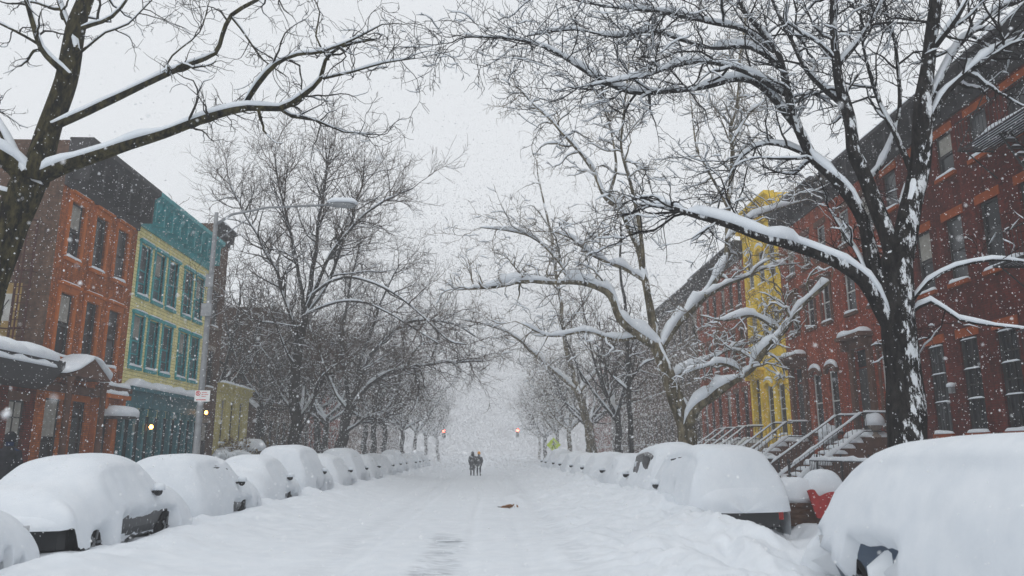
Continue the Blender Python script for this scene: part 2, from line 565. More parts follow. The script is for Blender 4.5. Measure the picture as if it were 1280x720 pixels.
def win_meshes(key):
    """frame, pane, sill, lintel and snow meshes of one kind of window; centred on u=0, v=0 at the sill, outward = +w.
    local axes here: (w, u, v) with w outward; the side flips w."""
    if key in _cache: return _cache[key]
    side, w, h, style, fm, tm, gm_, seed = key
    s = -side
    r = {}
    def B(m, w0, w1, u0, u1, v0, v1):
        a, b = sorted((s * w0, s * w1)); m.box(a, b, u0, u1, v0, v1)
    f = MB(); t = 0.06
    rec = -0.16
    B(f, rec, rec + .07, -w / 2, -w / 2 + t, 0, h); B(f, rec, rec + .07, w / 2 - t, w / 2, 0, h)
    B(f, rec, rec + .07, -w / 2 + t, w / 2 - t, 0, t); B(f, rec, rec + .07, -w / 2 + t, w / 2 - t, h - t, h)
    B(f, rec + .002, rec + .075, -w / 2 + t, w / 2 - t, h * .5 - .03, h * .5 + .03)
    if style in ('tall', 'barred'):
        B(f, rec + .01, rec + .06, -.02, .02, t, h - t)
        B(f, rec + .004, rec + .068, -w / 2 + t, w / 2 - t, h * .78 - .02, h * .78 + .02)
    if style == 'cased':        # a wooden casing standing proud of the clapboards
        B(f, -0.1, .05, -w / 2 - .14, -w / 2, -.02, h + .02); B(f, -.1, .05, w / 2, w / 2 + .14, -.02, h + .02)
        B(f, rec + .004, rec + .068, -w / 2 + t, w / 2 - t, h * .25 - .02, h * .25 + .02)
    r['frame'] = f.mesh('window', fm)
    if style == 'barred':
        b = MB()
        for k in range(6):
            u = -w / 2 + .08 + (w - .16) * k / 5
            b.bar((s * -.03, u, .02), (s * -.03, u, h - .02), .011, 5)
        for k in range(4):
            v = .1 + (h - .2) * k / 3
            b.bar((s * -.02, -w / 2 + .01, v), (s * -.02, w / 2 - .01, v), .014, 5)
        r['security_bars'] = b.mesh('security_bars', IRON)
        for k in range(1, 4):
            sn = MB(); v = .1 + (h - .2) * k / 3 - (.0 if k < 3 else .0)
            sn.ridge((s * -.02, -w / 2 + .05, v + .012), (s * -.02, w / 2 - .05, v + .012), .03, .05, seed + k); r['bar_snow%d' % k] = sn.mesh('bar_snow', SNOW, True)
        
    p = MB(); B(p, rec - .03, rec + .02, -w / 2, w / 2, 0, h); r['pane'] = p.mesh('pane', gm_)
    if seed == 1 and style != 'barred':
        bl_ = MB(); B(bl_, rec + .021, rec + .034, -w / 2 + t, w / 2 - t, h * .56, h - t); r['blind'] = bl_.mesh('blind', BLIND)
    sl = MB(); B(sl, -.12, .12, -w / 2 - .1, w / 2 + .1, -.14, -.003); r['sill'] = sl.mesh('sill', tm)
    if style == 'arched':
        li = MB(); n = 9; ou = []; inn = []
        for k in range(n):
            a = math.pi * k / (n - 1)
            ou.append((math.cos(a) * (w / 2 + .2), h - .12 + math.sin(a) * .5)); inn.append((math.cos(a) * (w / 2 + .02), h - .12 + math.sin(a) * .28))
        li.prism([(u, v) for u, v in ou] + inn[::-1], 0, *sorted((s * -.02, s * .17)))
        r['lintel'] = li.mesh('lintel', tm)
        sn = MB(); pts = [ou[k] for k in range(1, n - 1)]
        path = [(s * .08, u, v + .02) for u, v in pts]
        sn.tube(path, [.05, .1, .12, .13, .12, .1, .05], 8); r['lintel_snow'] = sn.mesh('lintel_snow', SNOW, True)
    else:
        li = MB()
        if style == 'cased':
            B(li, -.05, .14, -w / 2 - .2, w / 2 + .2, h + .023, h + .16)
        elif style == 'hood':
            B(li, -.05, .09, -w / 2 - .16, w / 2 + .16, h + .003, h + .26); B(li, -.05, .2, -w / 2 - .24, w / 2 + .24, h + .263, h + .36)
            B(li, -.05, .06, -w / 2 - .16, -w / 2 - .003, h * .02, h); B(li, -.05, .06, w / 2 + .003, w / 2 + .16, h * .02, h)
        else:
            B(li, -.05, .035, -w / 2 - .14, w / 2 + .14, h + .003, h + .3)
        r['lintel'] = li.mesh('lintel', tm)
        if style in ('cased', 'hood'):
            sn = MB(); hh = h + (.155 if style == 'cased' else .355)
            sn.ridge((s * .07, -w / 2 - .18, hh), (s * .07, w / 2 + .18, hh), .08, .07, seed + 3); r['lintel_snow'] = sn.mesh('lintel_snow', SNOW, True)
    sn = MB(); sn.ridge((s * .03, -w / 2 - .07, -.005), (s * .03, w / 2 + .07, -.005), .11, .12, seed); r['sill_snow'] = sn.mesh('sill_snow', SNOW, True)
    _cache[key] = r
    return r


def add_window(root, side, u, v, w, h, style, fm, tm, gm_, seed, subs=True):
    key = (side, round(w, 3), round(h, 3), style, fm, tm, gm_, seed % 3)
    M = win_meshes(key)
    win = link('window', M['frame'], root, (0, u, v))
    for k, me in M.items():
        if k == 'frame': continue
        if not subs and k in ('lintel_snow',): continue
        link(k.rstrip('123'), me, win)
    return win


def house(name, label, side, X, y0, y1, H, wall, floors, trim, frame, depth=12, cornice=None, cor_h=1.0, cor_p=0.6, subs=True,
          group=None, parapet=False, side_mat=None, glass=None, base_z=0.0, corsnow=True, lintel=None):
    """a row house: floors = list of (list of (u, width), v0, v1, style)"""
    root = thing(name, label, 'house', (X, y0, 0), group)
    s = -side; D = y1 - y0
    glass = glass or GLASS
    ops = []
    for bays, v0, v1, st in floors:
        for u, w in bays: ops.append((u - y0 - w / 2, u - y0 + w / 2, v0, v1))
    us = sorted(set([0, D] + [round(q, 4) for o in ops for q in o[:2] if 0 < q < D]))
    vs = sorted(set([base_z - .8, H] + [round(q, 4) for o in ops for q in o[2:]]))
    m = MB()
    for i in range(len(us) - 1):
        for j in range(len(vs) - 1):
            cu, cv = (us[i] + us[i + 1]) / 2, (vs[j] + vs[j + 1]) / 2
            if any(o[0] < cu < o[1] and o[2] < cv < o[3] for o in ops): continue
            m.add([(0, us[i], vs[j]), (0, us[i + 1], vs[j]), (0, us[i + 1], vs[j + 1]), (0, us[i], vs[j + 1])], [(0, 1, 2, 3)])
    for a, b, c, d in ops:
        q = -s * 0.22
        m.add([(0, a, c), (0, b, c), (0, b, d), (0, a, d), (q, a, c), (q, b, c), (q, b, d), (q, a, d)],
              [(0, 1, 5, 4), (1, 2, 6, 5), (2, 3, 7, 6), (3, 0, 4, 7), (4, 5, 6, 7)])
    e = -s * depth; z0 = base_z - .8
    m.cur = 1 if side_mat else 0
    m.add([(0, 0, z0), (e, 0, z0), (e, 0, H), (0, 0, H), (0, D, z0), (e, D, z0), (e, D, H), (0, D, H)],
          [(0, 1, 2, 3), (4, 5, 6, 7), (1, 5, 6, 2), (3, 2, 6, 7)])
    m.build('wall', [wall, side_mat] if side_mat else wall, root)
    r = MB(); r.dome((e / 2, D / 2, H + .02), (depth * .52, D * .52, .35), 3, .02, 24, 4, 0)
    # roof snow as a flat rounded slab
    r = MB(); x0, x1 = sorted((s * -.15, e - s * -.15)); r.ridge(((x0 + x1) / 2, .02, H + .01), ((x0 + x1) / 2, D - .02, H + .01), abs(x1 - x0) / 2, .3, int(y0), .6, .1)
    r.build('roof_snow', SNOW, root, True)
    if cornice:
        c = MB(); p = cor_p; h = cor_h; zt = H + .12
        prof = [(0.002, zt - h), (.10, zt - h), (.12, zt - h * .55), (p * .55, zt - h * .4), (p * .65, zt - h * .22), (p, zt - h * .12), (p, zt), (0.002, zt)]
        pts = [(s * a, b) for a, b in prof]
        c.prism(pts, 1, .004, D - .004)
        nb = max(3, int(D / .9))
        for k in range(nb):
            u = .3 + (D - .6) * k / (nb - 1)
            a, b = sorted((s * .01, s * p * .8)); c.box(a, b, u - .06, u + .06, zt - h * .85, zt - h * .2)
        co = c.build('cornice', cornice, root)
        if corsnow:
            sn = MB(); sn.ridge((s * p * .55, .06, zt - .004), (s * p * .55, D - .06, zt - .004), p * .42, .16, int(y0) + 2, .3, .2)
            sn.build('snow_cap', SNOW, co, True)
    k = 0
    for bays, v0, v1, st in floors:
        for u, w in bays:
            k += 1
            if st == 'door':
                add_door(root, side, u - y0, v0, w, v1 - v0, lintel or trim)
            elif st == 'hole': pass
            else:
                add_window(root, side, u - y0, v0, w, v1 - v0, st, frame, lintel or trim, glass if (k * 7) % 3 else GLASS_PALE, k + int(y0), subs)
    return root


def add_door(root, side, u, v, w, h, tm):
    s = -side
    def B(m, w0, w1, u0, u1, v0, v1):
        a, b = sorted((s * w0, s * w1)); m.box(a, b, u + u0, u + u1, v + v0, v + v1)
    d = MB(); B(d, -.2, -.13, -w / 2, w / 2, 0, h * .78)
    for q in (-1, 1):
        for z0, z1 in ((.08, .3), (.34, .72)):
            B(d, -.135, -.115, q * w / 4 - w * .17, q * w / 4 + w * .17, h * z0, h * z1)
    door = d.build('door', DARK_TRIM, root)
    p = MB(); B(p, -.2, -.14, -w / 2, w / 2, h * .8, h); p.build('fanlight', GLASS, door)
    hd = MB(); a = s * -.12; hd.lathe([(.03, 0), (.035, .03), (.02, .06)], (a, u + w * .38, v + h * .36), 'x', 8); hd.build('handle', STEEL, door)
    g = MB()          # the surround: pilasters and a bracketed hood
    B(g, -.05, .16, -w / 2 - .32, -w / 2 - .003, -.1, h + .05); B(g, -.05, .16, w / 2 + .003, w / 2 + .32, -.1, h + .05)
    B(g, -.05, .2, -w / 2 - .36, w / 2 + .36, h + .053, h + .45)
    B(g, -.05, .6, -w / 2 - .5, w / 2 + .5, h + .453, h + .62)
    for q in (-1, 1):
        B(g, .163, .48, q * (w / 2 + .2) - .1, q * (w / 2 + .2) + .1, h + .0, h + .45)
    su = g.build('door_surround', tm, root)
    sn = MB(); sn.ridge((s * .28, u - w / 2 - .48, v + h + .615), (s * .28, u + w / 2 + .48, v + h + .615), .34, .26, int(u * 3), .12, .25)
    sn.build('hood_snow', SNOW, su, True)


def stoop(root, side, u0, u1, top, run, steps, ground=0.25, mat=None):
    """brownstone steps from the pavement up to the parlour door with iron railings, snow on everything"""
    s = -side
    st = MB(); land = 1.2
    a, b = sorted((s * .003, s * land)); st.box(a, b, u0, u1, -.5, top)
    for k in range(steps):
        z = top - (top - ground) * (k + 1) / steps
        x0 = land + (run - land) * k / steps; x1 = land + (run - land) * (k + 1) / steps
        a, b = sorted((s * (x0 + .002), s * x1)); st.box(a, b, u0, u1, -.5, z)
    o = st.build('stoop', mat, root)
    sn = MB(); a, b = s * .05, s * land
    sn.ridge((s * land / 2, u0 + .05, top), (s * land / 2, u1 - .05, top), land * .46, .3, int(u0 * 5), .15, .35)
    for k in range(steps):
        z = top - (top - ground) * (k + 1) / steps
        x0 = land + (run - land) * k / steps; x1 = land + (run - land) * (k + 1) / steps
        sn.ridge((s * (x0 + x1) / 2, u0 + .04, z), (s * (x0 + x1) / 2, u1 - .04, z), (x1 - x0) * .5, .17, k + int(u0 * 7), .12, .5)
    sn.build('step_snow', SNOW, o, True)
    for u in (u0 + .05, u1 - .05):
        r = MB(); hr = .95
        pts = [(s * .05, u, top + hr), (s * land, u, top + hr), (s * (run + .1), u, ground + hr * .9)]
        r.tube(pts[:2], .03, 6); r.tube(pts[1:], .03, 6)
        low = [(p[0], p[1], p[2] - .72) for p in pts]
        r.tube(low[:2], .022, 6); r.tube(low[1:], .022, 6)
        n = 22
        for k in range(n):
            x = .1 + (run - .05) * k / (n - 1)
            zt = top + hr if x < land else top + hr + (ground + hr * .9 - top - hr) * (x - land) / (run + .1 - land)
            r.bar((s * x, u, zt - .74), (s * x, u, zt), .012, 4)
        r.lathe([(.05, 0), (.05, 1.1), (.07, 1.12), (.075, 1.2), (.03, 1.27)], (s * (run + .1), u, ground - .15), 'z', 8)
        ro = r.build('railing', IRON, root)
        sn = MB()
        sn.ridge((s * .1, u, top + hr + .02), (s * land, u, top + hr + .02), .05, .08, int(u * 9))
        sn.ridge((s * land, u, top + hr + .02), (s * run, u, ground + hr * .9 + .05), .05, .09, int(u * 5))
        sn.ridge((s * land, u, top + hr - .7), (s * run, u, ground + hr * .9 - .68), .08, .17, int(u * 4), amp=.5)
        sn.build('railing_snow', SNOW, ro, True)


RED_DARK = brick('dark_red_brick', (.15, .018, .010), (.10, .013, .008), (.10, .032, .025), .45)
RED = brick('red_brick', (.42, .068, .020), (.30, .048, .016), (.20, .062, .042), .4)
RED2 = brick('orange_red_brick', (.46, .090, .026), (.33, .064, .020), (.22, .075, .05), .4)
ORANGE = brick('orange_brick', (.52, .145, .022), (.38, .098, .016), (.30, .10, .04), .4)
BROWN = brick('brown_brick', (.17, .095, .062), (.13, .072, .048), (.12, .085, .065), .4)
GREYB = brick('grey_brown_brick', (.20, .16, .13), (.16, .125, .105), (.13, .11, .095), .35)
TANB = brick('tan_brick', (.25, .17, .085), (.20, .13, .065), (.15, .11, .07), .35)
LOWRED = brick('low_red_brick', (.22, .030, .012), (.15, .022, .010), (.08, .026, .018), .5)
CLAP = brick('yellow_clapboard', (.86, .80, .38), (.82, .75, .35), (.46, .41, .18), .16, True)
YELLOW = plain('yellow_paint', (.72, .50, .045), .8, var=.28, scale=1.6)
PALEYEL = plain('pale_yellow_stucco', (.52, .45, .17), .8, var=.12, scale=2)
GLASS_TEAL = glass_mat('teal_shaded_glass', (.055, .115, .125), .3)
TEAL = plain('teal_paint', (.02, .29, .32), .55, var=.25, scale=4)
TEAL_D = plain('dark_teal_paint', (.012, .13, .16), .55, var=.3, scale=4)
BLACKC = plain('black_cornice', (.020, .018, .020), .7, var=.3)
BSTONE = plain('brownstone', (.10, .048, .03), .85, var=.25, scale=3, bump=.3)
RUST = plain('rusty_stone', (.26, .055, .010), .85, var=.25, scale=3)
ORTRIM = plain('orange_stone', (.42, .112, .016), .85, var=.2, scale=3)
GREYST = plain('grey_stone', (.22, .18, .15), .85, var=.2, scale=3)


def bays(lst, w): return [(u, w) for u in lst]


# right-hand row
A_b = [11.5, 13.4, 15.3, 17.2, 19.0, 20.9, 22.8, 24.7, 26.6, 28.4]
hA = house('brick_house', 'dark red brick house with barred tall windows and fire escape beside the snowy black tree', 1, 16, 9.5, 29.4, 14.0, RED_DARK,
           [(bays(A_b, .95), 2.2, 5.35, 'barred'), (bays(A_b, .95), 7.25, 9.5, 'flat'), (bays(A_b, .95), 11.05, 12.55, 'flat')], RUST, DARK_TRIM,
           cornice=BLACKC, cor_h=1.15, cor_p=.8, lintel=RUST)
hB1 = house('brick_house', 'red brick house with snow-hooded dark doorway whose stoop has a curved snowy railing', 1, 16, 29.4, 34.0, 14.2, RED,
            [(bays([30.1], .8), 2.6, 5.6, 'hood'), ([(32.0, 1.3)], 2.3, 5.9, 'door'), (bays([30.4, 32.5], 1.0), 7.6, 9.5, 'flat'), (bays([30.4, 32.5], 1.0), 10.7, 12.3, 'flat')],
            BSTONE, WHITE_TRIM, cornice=BLACKC, cor_h=1.2, cor_p=.7)
stoop(hB1, 1, 29.95 - 29.4, 32.3 - 29.4, 2.15, 4.2, 9, .2, BSTONE)
hB2 = house('brick_house', 'red brick house with two arched white-framed windows next door to the yellow house', 1, 16, 34.0, 40.2, 14.4, RED2,
            [(bays([34.9, 36.7], .95), 2.5, 5.3, 'arched'), ([(38.7, 1.3)], 2.3, 5.8, 'door'), (bays([34.9, 36.7, 38.7], .95), 7.6, 9.5, 'hood'), (bays([34.9, 36.7, 38.7], .95), 10.7, 12.3, 'flat')],
            BSTONE, WHITE_TRIM, cornice=BLACKC, cor_h=1.2, cor_p=.7)
stoop(hB2, 1, 37.7 - 34, 39.7 - 34, 2.1, 4.0, 8, .2, BSTONE)
hC = house('stucco_house', 'bright yellow painted narrow house between two red brick houses', 1, 16, 40.2, 46.0, 15.9, YELLOW,
           [(bays([41.3, 43.0], .95), 2.5, 5.3, 'arched'), ([(44.8, 1.25)], 2.3, 5.8, 'door'), (bays([41.3, 43.0, 44.8], .95), 7.5, 9.6, 'arched'), (bays([41.3, 43.0, 44.8], .95), 11.2, 13.2, 'arched')],
           YELLOW, WHITE_TRIM, cornice=YELLOW, cor_h=1.3, cor_p=.6)
stoop(hC, 1, 43.9 - 40.2, 45.7 - 40.2, 2.1, 3.9, 8, .2, GREYST)
hD = house('brick_house', 'red brick terrace house with plain narrow windows beyond the yellow house', 1, 16, 46.0, 57.2, 14.6, RED2,
           [(bays([47.2, 48.9, 50.6, 52.6, 54.3, 56.0], .9), 2.4, 5.3, 'flat'), (bays([47.2, 48.9, 50.6, 52.6, 54.3, 56.0], .9), 7.0, 9.2, 'flat'), (bays([47.2, 48.9, 50.6, 52.6, 54.3, 56.0], .9), 10.7, 12.5, 'flat')],
           BSTONE, DARK_TRIM, cornice=BLACKC, cor_h=1.1, cor_p=.6)
stoop(hD, 1, 1.6, 3.4, 2.1, 3.9, 8, .2, BSTONE)
far_spec = [
    (1, 16, 57.2, 70, 14.5, GREYB, 'grey-brown brick house faded by snow past the red terrace'),
    (1, 16, 70, 84, 13.5, BROWN, 'brown brick house dim in the snow with the leaning tree in front'),
    (1, 16, 84, 100, 15.0, GREYB, 'pale hazy brick house behind the yellow-green warning sign'),
    (1, 16, 100, 122, 14.0, RED, 'hazy red brick house level with the distant red traffic lights'),
]
for sd, X, a, b, H, mt, lab in far_spec:
    n = int((b - a) / 1.95); bl = [a + 1.1 + (b - a - 2.2) * k / (n - 1) for k in range(n)]
    house('brick_house', lab, sd, X, a, b, H, mt, [(bays(bl, .95), 2.3, 5.2, 'flat'), (bays(bl, .95), 6.9, 9.0, 'flat'), (bays(bl, .95), 10.4, 12.3, 'flat')],
          GREYST, DARK_TRIM, cornice=BLACKC, cor_h=.9, cor_p=.5, subs=False)

# left-hand row
hO = house('brick_house', 'orange brick house under a deep black cornice beside the pale yellow house', -1, -16, 27.6, 33.8, 13.2, ORANGE,
           [([(28.75, 1.05), (30.6, 1.0)], 0.4, 3.5, 'flat'), ([(32.5, 1.1)], .4, 3.3, 'door'),
            (bays([28.75, 30.6, 32.45], .98), 5.05, 7.45, 'hood'), (bays([28.75, 30.6, 32.45], .98), 8.8, 11.0, 'hood')],
           ORTRIM, DARK_TRIM, cornice=BLACKC, cor_h=1.9, cor_p=.9, side_mat=BROWN, corsnow=False)
CASED = [34.75, 36.35, 37.95, 39.95, 41.55]
hY = house('clapboard_house', 'pale yellow clapboard house with teal window frames and teal shopfront', -1, -16, 33.8, 42.9, 13.3, CLAP,
           [(bays(CASED, 1.0), 5.35, 7.7, 'cased'), (bays(CASED, 1.0), 8.6, 11.0, 'cased')], TEAL, TEAL, cornice=TEAL, cor_h=1.7, cor_p=.75, corsnow=False, glass=GLASS_TEAL)
# teal shopfront of the yellow house
sf = MB()
sf.box(.003, .10, .05, 9.05, 3.55, 4.25); sf.box(.003, .5, .0, 9.1, 4.253, 4.42)
for k in range(10):
    u = .1 + k * .99
    sf.box(.003, .22, u - .11, u + .11, -.3, 3.547)
    sf.box(.003, .27, u - .15, u + .15, 3.2, 3.5)
sfo = sf.build('shopfront', TEAL_D, hY)
g = MB(); g.box(.002, .03, .15, 8.95, .8, 3.2); g.build('shop_window', GLASS, sfo)
g = MB(); g.box(.031, .12, .15, 8.95, -.3, .78); g.build('shop_panel', TEAL_D, sfo)
g = MB(); g.ridge((.25, .03, 4.415), (.25, 9.07, 4.415), .32, .34, 4, .2, .3); g.build('ledge_snow', SNOW, sfo, True)
LAMP_W = emit('warm_bulb', (1.0, .42, .08), 16)


def sconce(root, x, u, v):
    m = MB(); m.box(x, x + .05, u - .06, u + .06, v - .2, v + .12); m.bar((x + .05, u, v + .1), (x + .26, u, v + .16), .018)
    m.lathe([(.02, .16), (.13, .10), (.14, .06)], (x + .26, u, v), 'z', 10)
    o = m.build('wall_lamp', DARK_TRIM, root)
    b = MB(); b.lathe([(.03, .06), (.08, 0), (.09, -.06), (.05, -.13)], (x + .26, u, v), 'z', 12); b.build('bulb', LAMP_W, o, True)


sconce(hY, .25, 36.0 - 33.8, 2.75)
sconce(hY, .25, 42.75 - 33.8, 3.75)
# orange house: snow ledge, small gabled hood and round door canopy
hl = MB(); hl.box(.003, .55, 4.0, 6.1, 4.05, 4.25); hl.box(.003, .35, .0, 6.1, 3.75, 4.047)
lo = hl.build('ledge', BSTONE, hO)
g = MB(); g.ridge((.3, 4.05, 4.245), (.3, 6.05, 4.245), .3, .22, 7, .15, .3); g.build('ledge_snow', SNOW, lo, True)
g = MB(); g.prism([(.3, 4.3), (3.2, 4.3), (1.75, 5.05)], 0, .05, 1.0); go = g.build('porch_gable', BSTONE, hO)
g = MB()
g.ridge((.55, .15, 4.36), (.55, 1.8, 5.15), .6, .22, 3, .15, .2); g.ridge((.55, 1.7, 5.15), (.55, 3.3, 4.36), .6, .22, 5, .15, .2)
g.build('gable_snow', SNOW, go, True)
for u in (.5, 3.0):
    c = MB(); c.lathe([(.16, -.3), (.12, .2), (.11, 3.9), (.17, 4.25)], (.85, u, 0), 'z', 10); c.build('porch_column', BSTONE, hO, True)
can = MB()
nn = 10
pts = [(.003, 4.1)] + [(.003 + 1.25 * math.sin(math.pi * k / nn), 4.1 + 1.95 * (k / nn)) for k in range(1, nn)] + [(.003, 6.05)]
can.prism(pts, 2, 2.95, 3.12)
cano = can.build('door_canopy', DARK_TRIM, hO)
g = MB(); g.dome((.55, 5.08, 3.12), (.72, 1.05, .36), 5, .1); g.build('canopy_snow', SNOW, cano, True)
# fire escape and the faded painted patch on the bare side wall (side wall is the y=0 face, x<0)
ptc = MB(); ptc.box(-7.5, -1.0, -.02, -.003, 4.6, 7.6); ptc.build('painted_patch', plain('tan_paint', (.30, .20, .07), .9, var=.35, scale=2), hO)
ptc = MB(); ptc.box(-2.3, -1.2, -.026, -.022, 6.2, 7.2)
gp = ptc.build('pale_board', plain('pale_board', (.45, .45, .43), .8, var=.3, scale=2), hO)
gr = MB()
for poly in ([(-2.15, 7.0), (-1.95, 7.02), (-1.7, 6.98)], [(-1.95, 7.0), (-1.97, 6.7), (-1.93, 6.35)], [(-1.65, 6.95), (-1.55, 6.7), (-1.4, 6.98)], [(-1.55, 6.7), (-1.56, 6.4)]):
    gr.tube([(a, -.035, b) for a, b in poly], .02, 5)
gr.build('spray_marks', DARK_TRIM, gp)
fe = MB()
for x in (-.55, -1.05): fe.bar((x, -.35, 4.6), (x, -.35, 9.9), .045, 6); fe.bar((x, -.9, 4.8), (x, -.9, 9.2), .03, 6)
for z in (5.9, 8.0, 9.9): fe.bar((-1.05, -.35, z), (-.55, -.35, z), .03); fe.bar((-.55, -.02, z), (-.55, -.9, z - .1), .025); fe.bar((-1.05, -.02, z), (-1.05, -.9, z - .1), .025)
for k in range(17): fe.bar((-1.05, -.35, 4.7 + k * .3), (-.55, -.35, 4.7 + k * .3), .016, 4)
fe.bar((-1.05, -.9, 6.9), (-3.2, -.9, 5.2), .04); fe.bar((-1.05, -.9, 7.7), (-3.2, -.9, 6.0), .03)
for z in (5.15, 6.0): fe.bar((-5, -1.0, z), (-1.0, -1.0, z), .025)
for k in range(16): fe.bar((-5 + k * .26, -1.0, 5.1), (-5 + k * .26, -1.0, 6.0), .014, 4)
feo = fe.build('fire_escape', plain('rusty_iron', (.06, .02, .015), .8), hO)
g = MB(); g.ridge((-1.05, -.9, 7.75), (-3.1, -.9, 6.05), .05, .09, 2); g.build('rail_snow', SNOW, feo, True)

hN = house('brick_house', 'narrow dark brown brick house squeezed behind the street lamp', -1, -16, 42.9, 45.6, 14.6, BROWN,
           [(bays([44.2], .9), 1.0, 3.2, 'flat'), (bays([44.2], .9), 5.2, 7.3, 'flat'), (bays([44.2], .9), 8.7, 10.8, 'flat')], GREYST, DARK_TRIM, cornice=BLACKC, cor_h=.9, cor_p=.5)
hL = house('stucco_house', 'low pale yellow house with three tall dark windows in a row', -1, -16, 45.6, 51.8, 5.5, PALEYEL,
           [(bays([46.9, 48.6, 50.3], .85), 2.1, 4.7, 'tall')], PALEYEL, PALEYEL, cornice=PALEYEL, cor_h=.5, cor_p=.35)
# low brick building with the snow-loaded roof
hS = house('low_brick_shop', 'low red brick building with dark fascia and snow-loaded roof below the orange house', -1, -16, 18.0, 27.6, 4.6, LOWRED,
           [([(20.3, .95), (22.3, .95), (24.3, .95), (26.6, .95)], .7, 3.3, 'tall')], BSTONE, DARK_TRIM)
fa = MB(); fa.prism([(.003, 3.75), (.5, 3.9), (.95, 4.5), (.95, 4.72), (.003, 4.72)], 1, 0, 9.5)
fao = fa.build('fascia', BLACKC, hS)
g = MB(); g.ridge((.0, .05, 4.70), (.0, 9.5, 4.70), 1.02, .46, 6, .3, .35); g.ridge((.92, 1.0, 4.45), (.92, 8.9, 4.45), .16, .16, 9, .2, .6); g.build('fascia_snow', SNOW, fao, True)

for a, b, H, mt, X, lab in ((58, 74, 12.5, BROWN, -17, 'brown brick house behind the bare tree by the street lamp'), (74, 92, 13.5, RED, -17, 'dull red brick house half hidden behind leaning bare trees'),
                            (118, 140, 14, BROWN, -16, 'hazy brown house at the far end of the parked cars')):
    n = int((b - a) / 1.95); bl = [a + 1.1 + (b - a - 2.2) * k / (n - 1) for k in range(n)]
    house('brick_house', lab, -1, X, a, b, H, mt, [(bays(bl, .95), 1.6, 4.0, 'flat'), (bays(bl, .95), 5.4, 7.5, 'flat'), (bays(bl, .95), 9.0, 11, 'flat')],
          GREYST, DARK_TRIM, cornice=BLACKC, cor_h=.9, cor_p=.5, subs=False)
# fire escape on the dark red house (right edge of the frame)
fe = MB()
def plat(z, u0, u1, p=1.15):
    for k in range(9): fe.box(-p + k * p / 9, -p + k * p / 9 + .05, u0, u1, z, z + .03)
    fe.bar((-p, u0, z), (-p, u1, z), .035); fe.bar((0, u0, z), (-p, u0, z), .03); fe.bar((0, u1, z), (-p, u1, z), .03)
    fe.bar((-p, u0, z + .9), (-p, u1, z + .9), .022)
    n = int((u1 - u0) / .16)
    for k in range(n + 1): fe.bar((-p, u0 + (u1 - u0) * k / n, z), (-p, u0 + (u1 - u0) * k / n, z + .9), .011, 4)
    fe.bar((0, u0, z - .9), (-p * .8, u0, z), .025); fe.bar((0, u1, z - .9), (-p * .8, u1, z), .025)
FU0, FU1 = 17.0 - 9.5, 22.2 - 9.5
plat(10.9, FU0, FU1); plat(6.9, FU0 - .6, FU1 - .9); plat(3.4 + .6, FU0 - 1.2, FU1 - 1.3, 1.0)
for z0, z1, a, b in ((7.0, 10.9, FU1 - 3.6, FU1 - 1.4), (4.1, 6.9, FU1 - 4.2, FU1 - 2.0)):
    for x in (-.75, -.4):
        fe.bar((x, b, z1), (x, a, z0), .035)
    for k in range(14):
        t = k / 13; fe.box(-.75, -.4, b + (a - b) * t - .1, b + (a - b) * t + .1, z1 + (z0 - z1) * t, z1 + (z0 - z1) * t + .025)
fe.bar((-1.15, FU1, 10.9), (0, FU1, 13.0), .022)
feo = fe.build('fire_escape', IRON, hA)
g = MB()
g.ridge((-.6, FU0 + .1, 10.93), (-.6, FU1 - .3, 10.93), .5, .24, 8, .2, .4); g.ridge((-.6, FU0 - .5, 6.93), (-.6, FU1 - 1.0, 6.93), .5, .22, 5, .2, .4)
g.ridge((-.5, FU0 - 1.1, 4.03), (-.5, FU1 - 1.4, 4.03), .42, .2, 3, .2, .4)
for z0, z1, a, b in ((7.0, 10.9, FU1 - 3.6, FU1 - 1.4), (4.1, 6.9, FU1 - 4.2, FU1 - 2.0)):
    for k in range(1, 13):
        t = k / 13; y_ = b + (a - b) * t; z_ = z1 + (z0 - z1) * t + .025; g.ridge((-.74, y_, z_), (-.41, y_, z_), .09, .08, k)
g.build('platform_snow', SNOW, feo, True)
g = MB(); g.box(-.14, -.003, 25.72 - 9.5, 25.9 - 9.5, 3.55, 3.8); lo = g.build('meter_box', STEEL, hA)
g = MB(); g.dome((-.08, 25.81 - 9.5, 3.8), (.14, .14, .12), 2); g.build('box_snow', SNOW, lo, True)


# ------------------------------------------------------------------ trees
def spline(pts, step=0.22):
    P = np.asarray(pts, float)
    if len(P) < 3: P = np.vstack([P[0], (P[0] + P[-1]) / 2, P[-1]])
    P = np.vstack([2 * P[0] - P[1], P, 2 * P[-1] - P[-2]])
    out = []
    for i in range(1, len(P) - 2):
        n = max(2, int(np.linalg.norm(P[i + 1] - P[i]) / step))
        for t in np.linspace(0, 1, n, endpoint=False):
            a, b, c, d = P[i - 1], P[i], P[i + 1], P[i + 2]
            out.append(.5 * (2 * b + (c - a) * t + (2 * a - 5 * b + 4 * c - d) * t * t + (3 * b - a - 3 * c + d) * t ** 3))
    out.append(P[-2])
    return np.array(out)


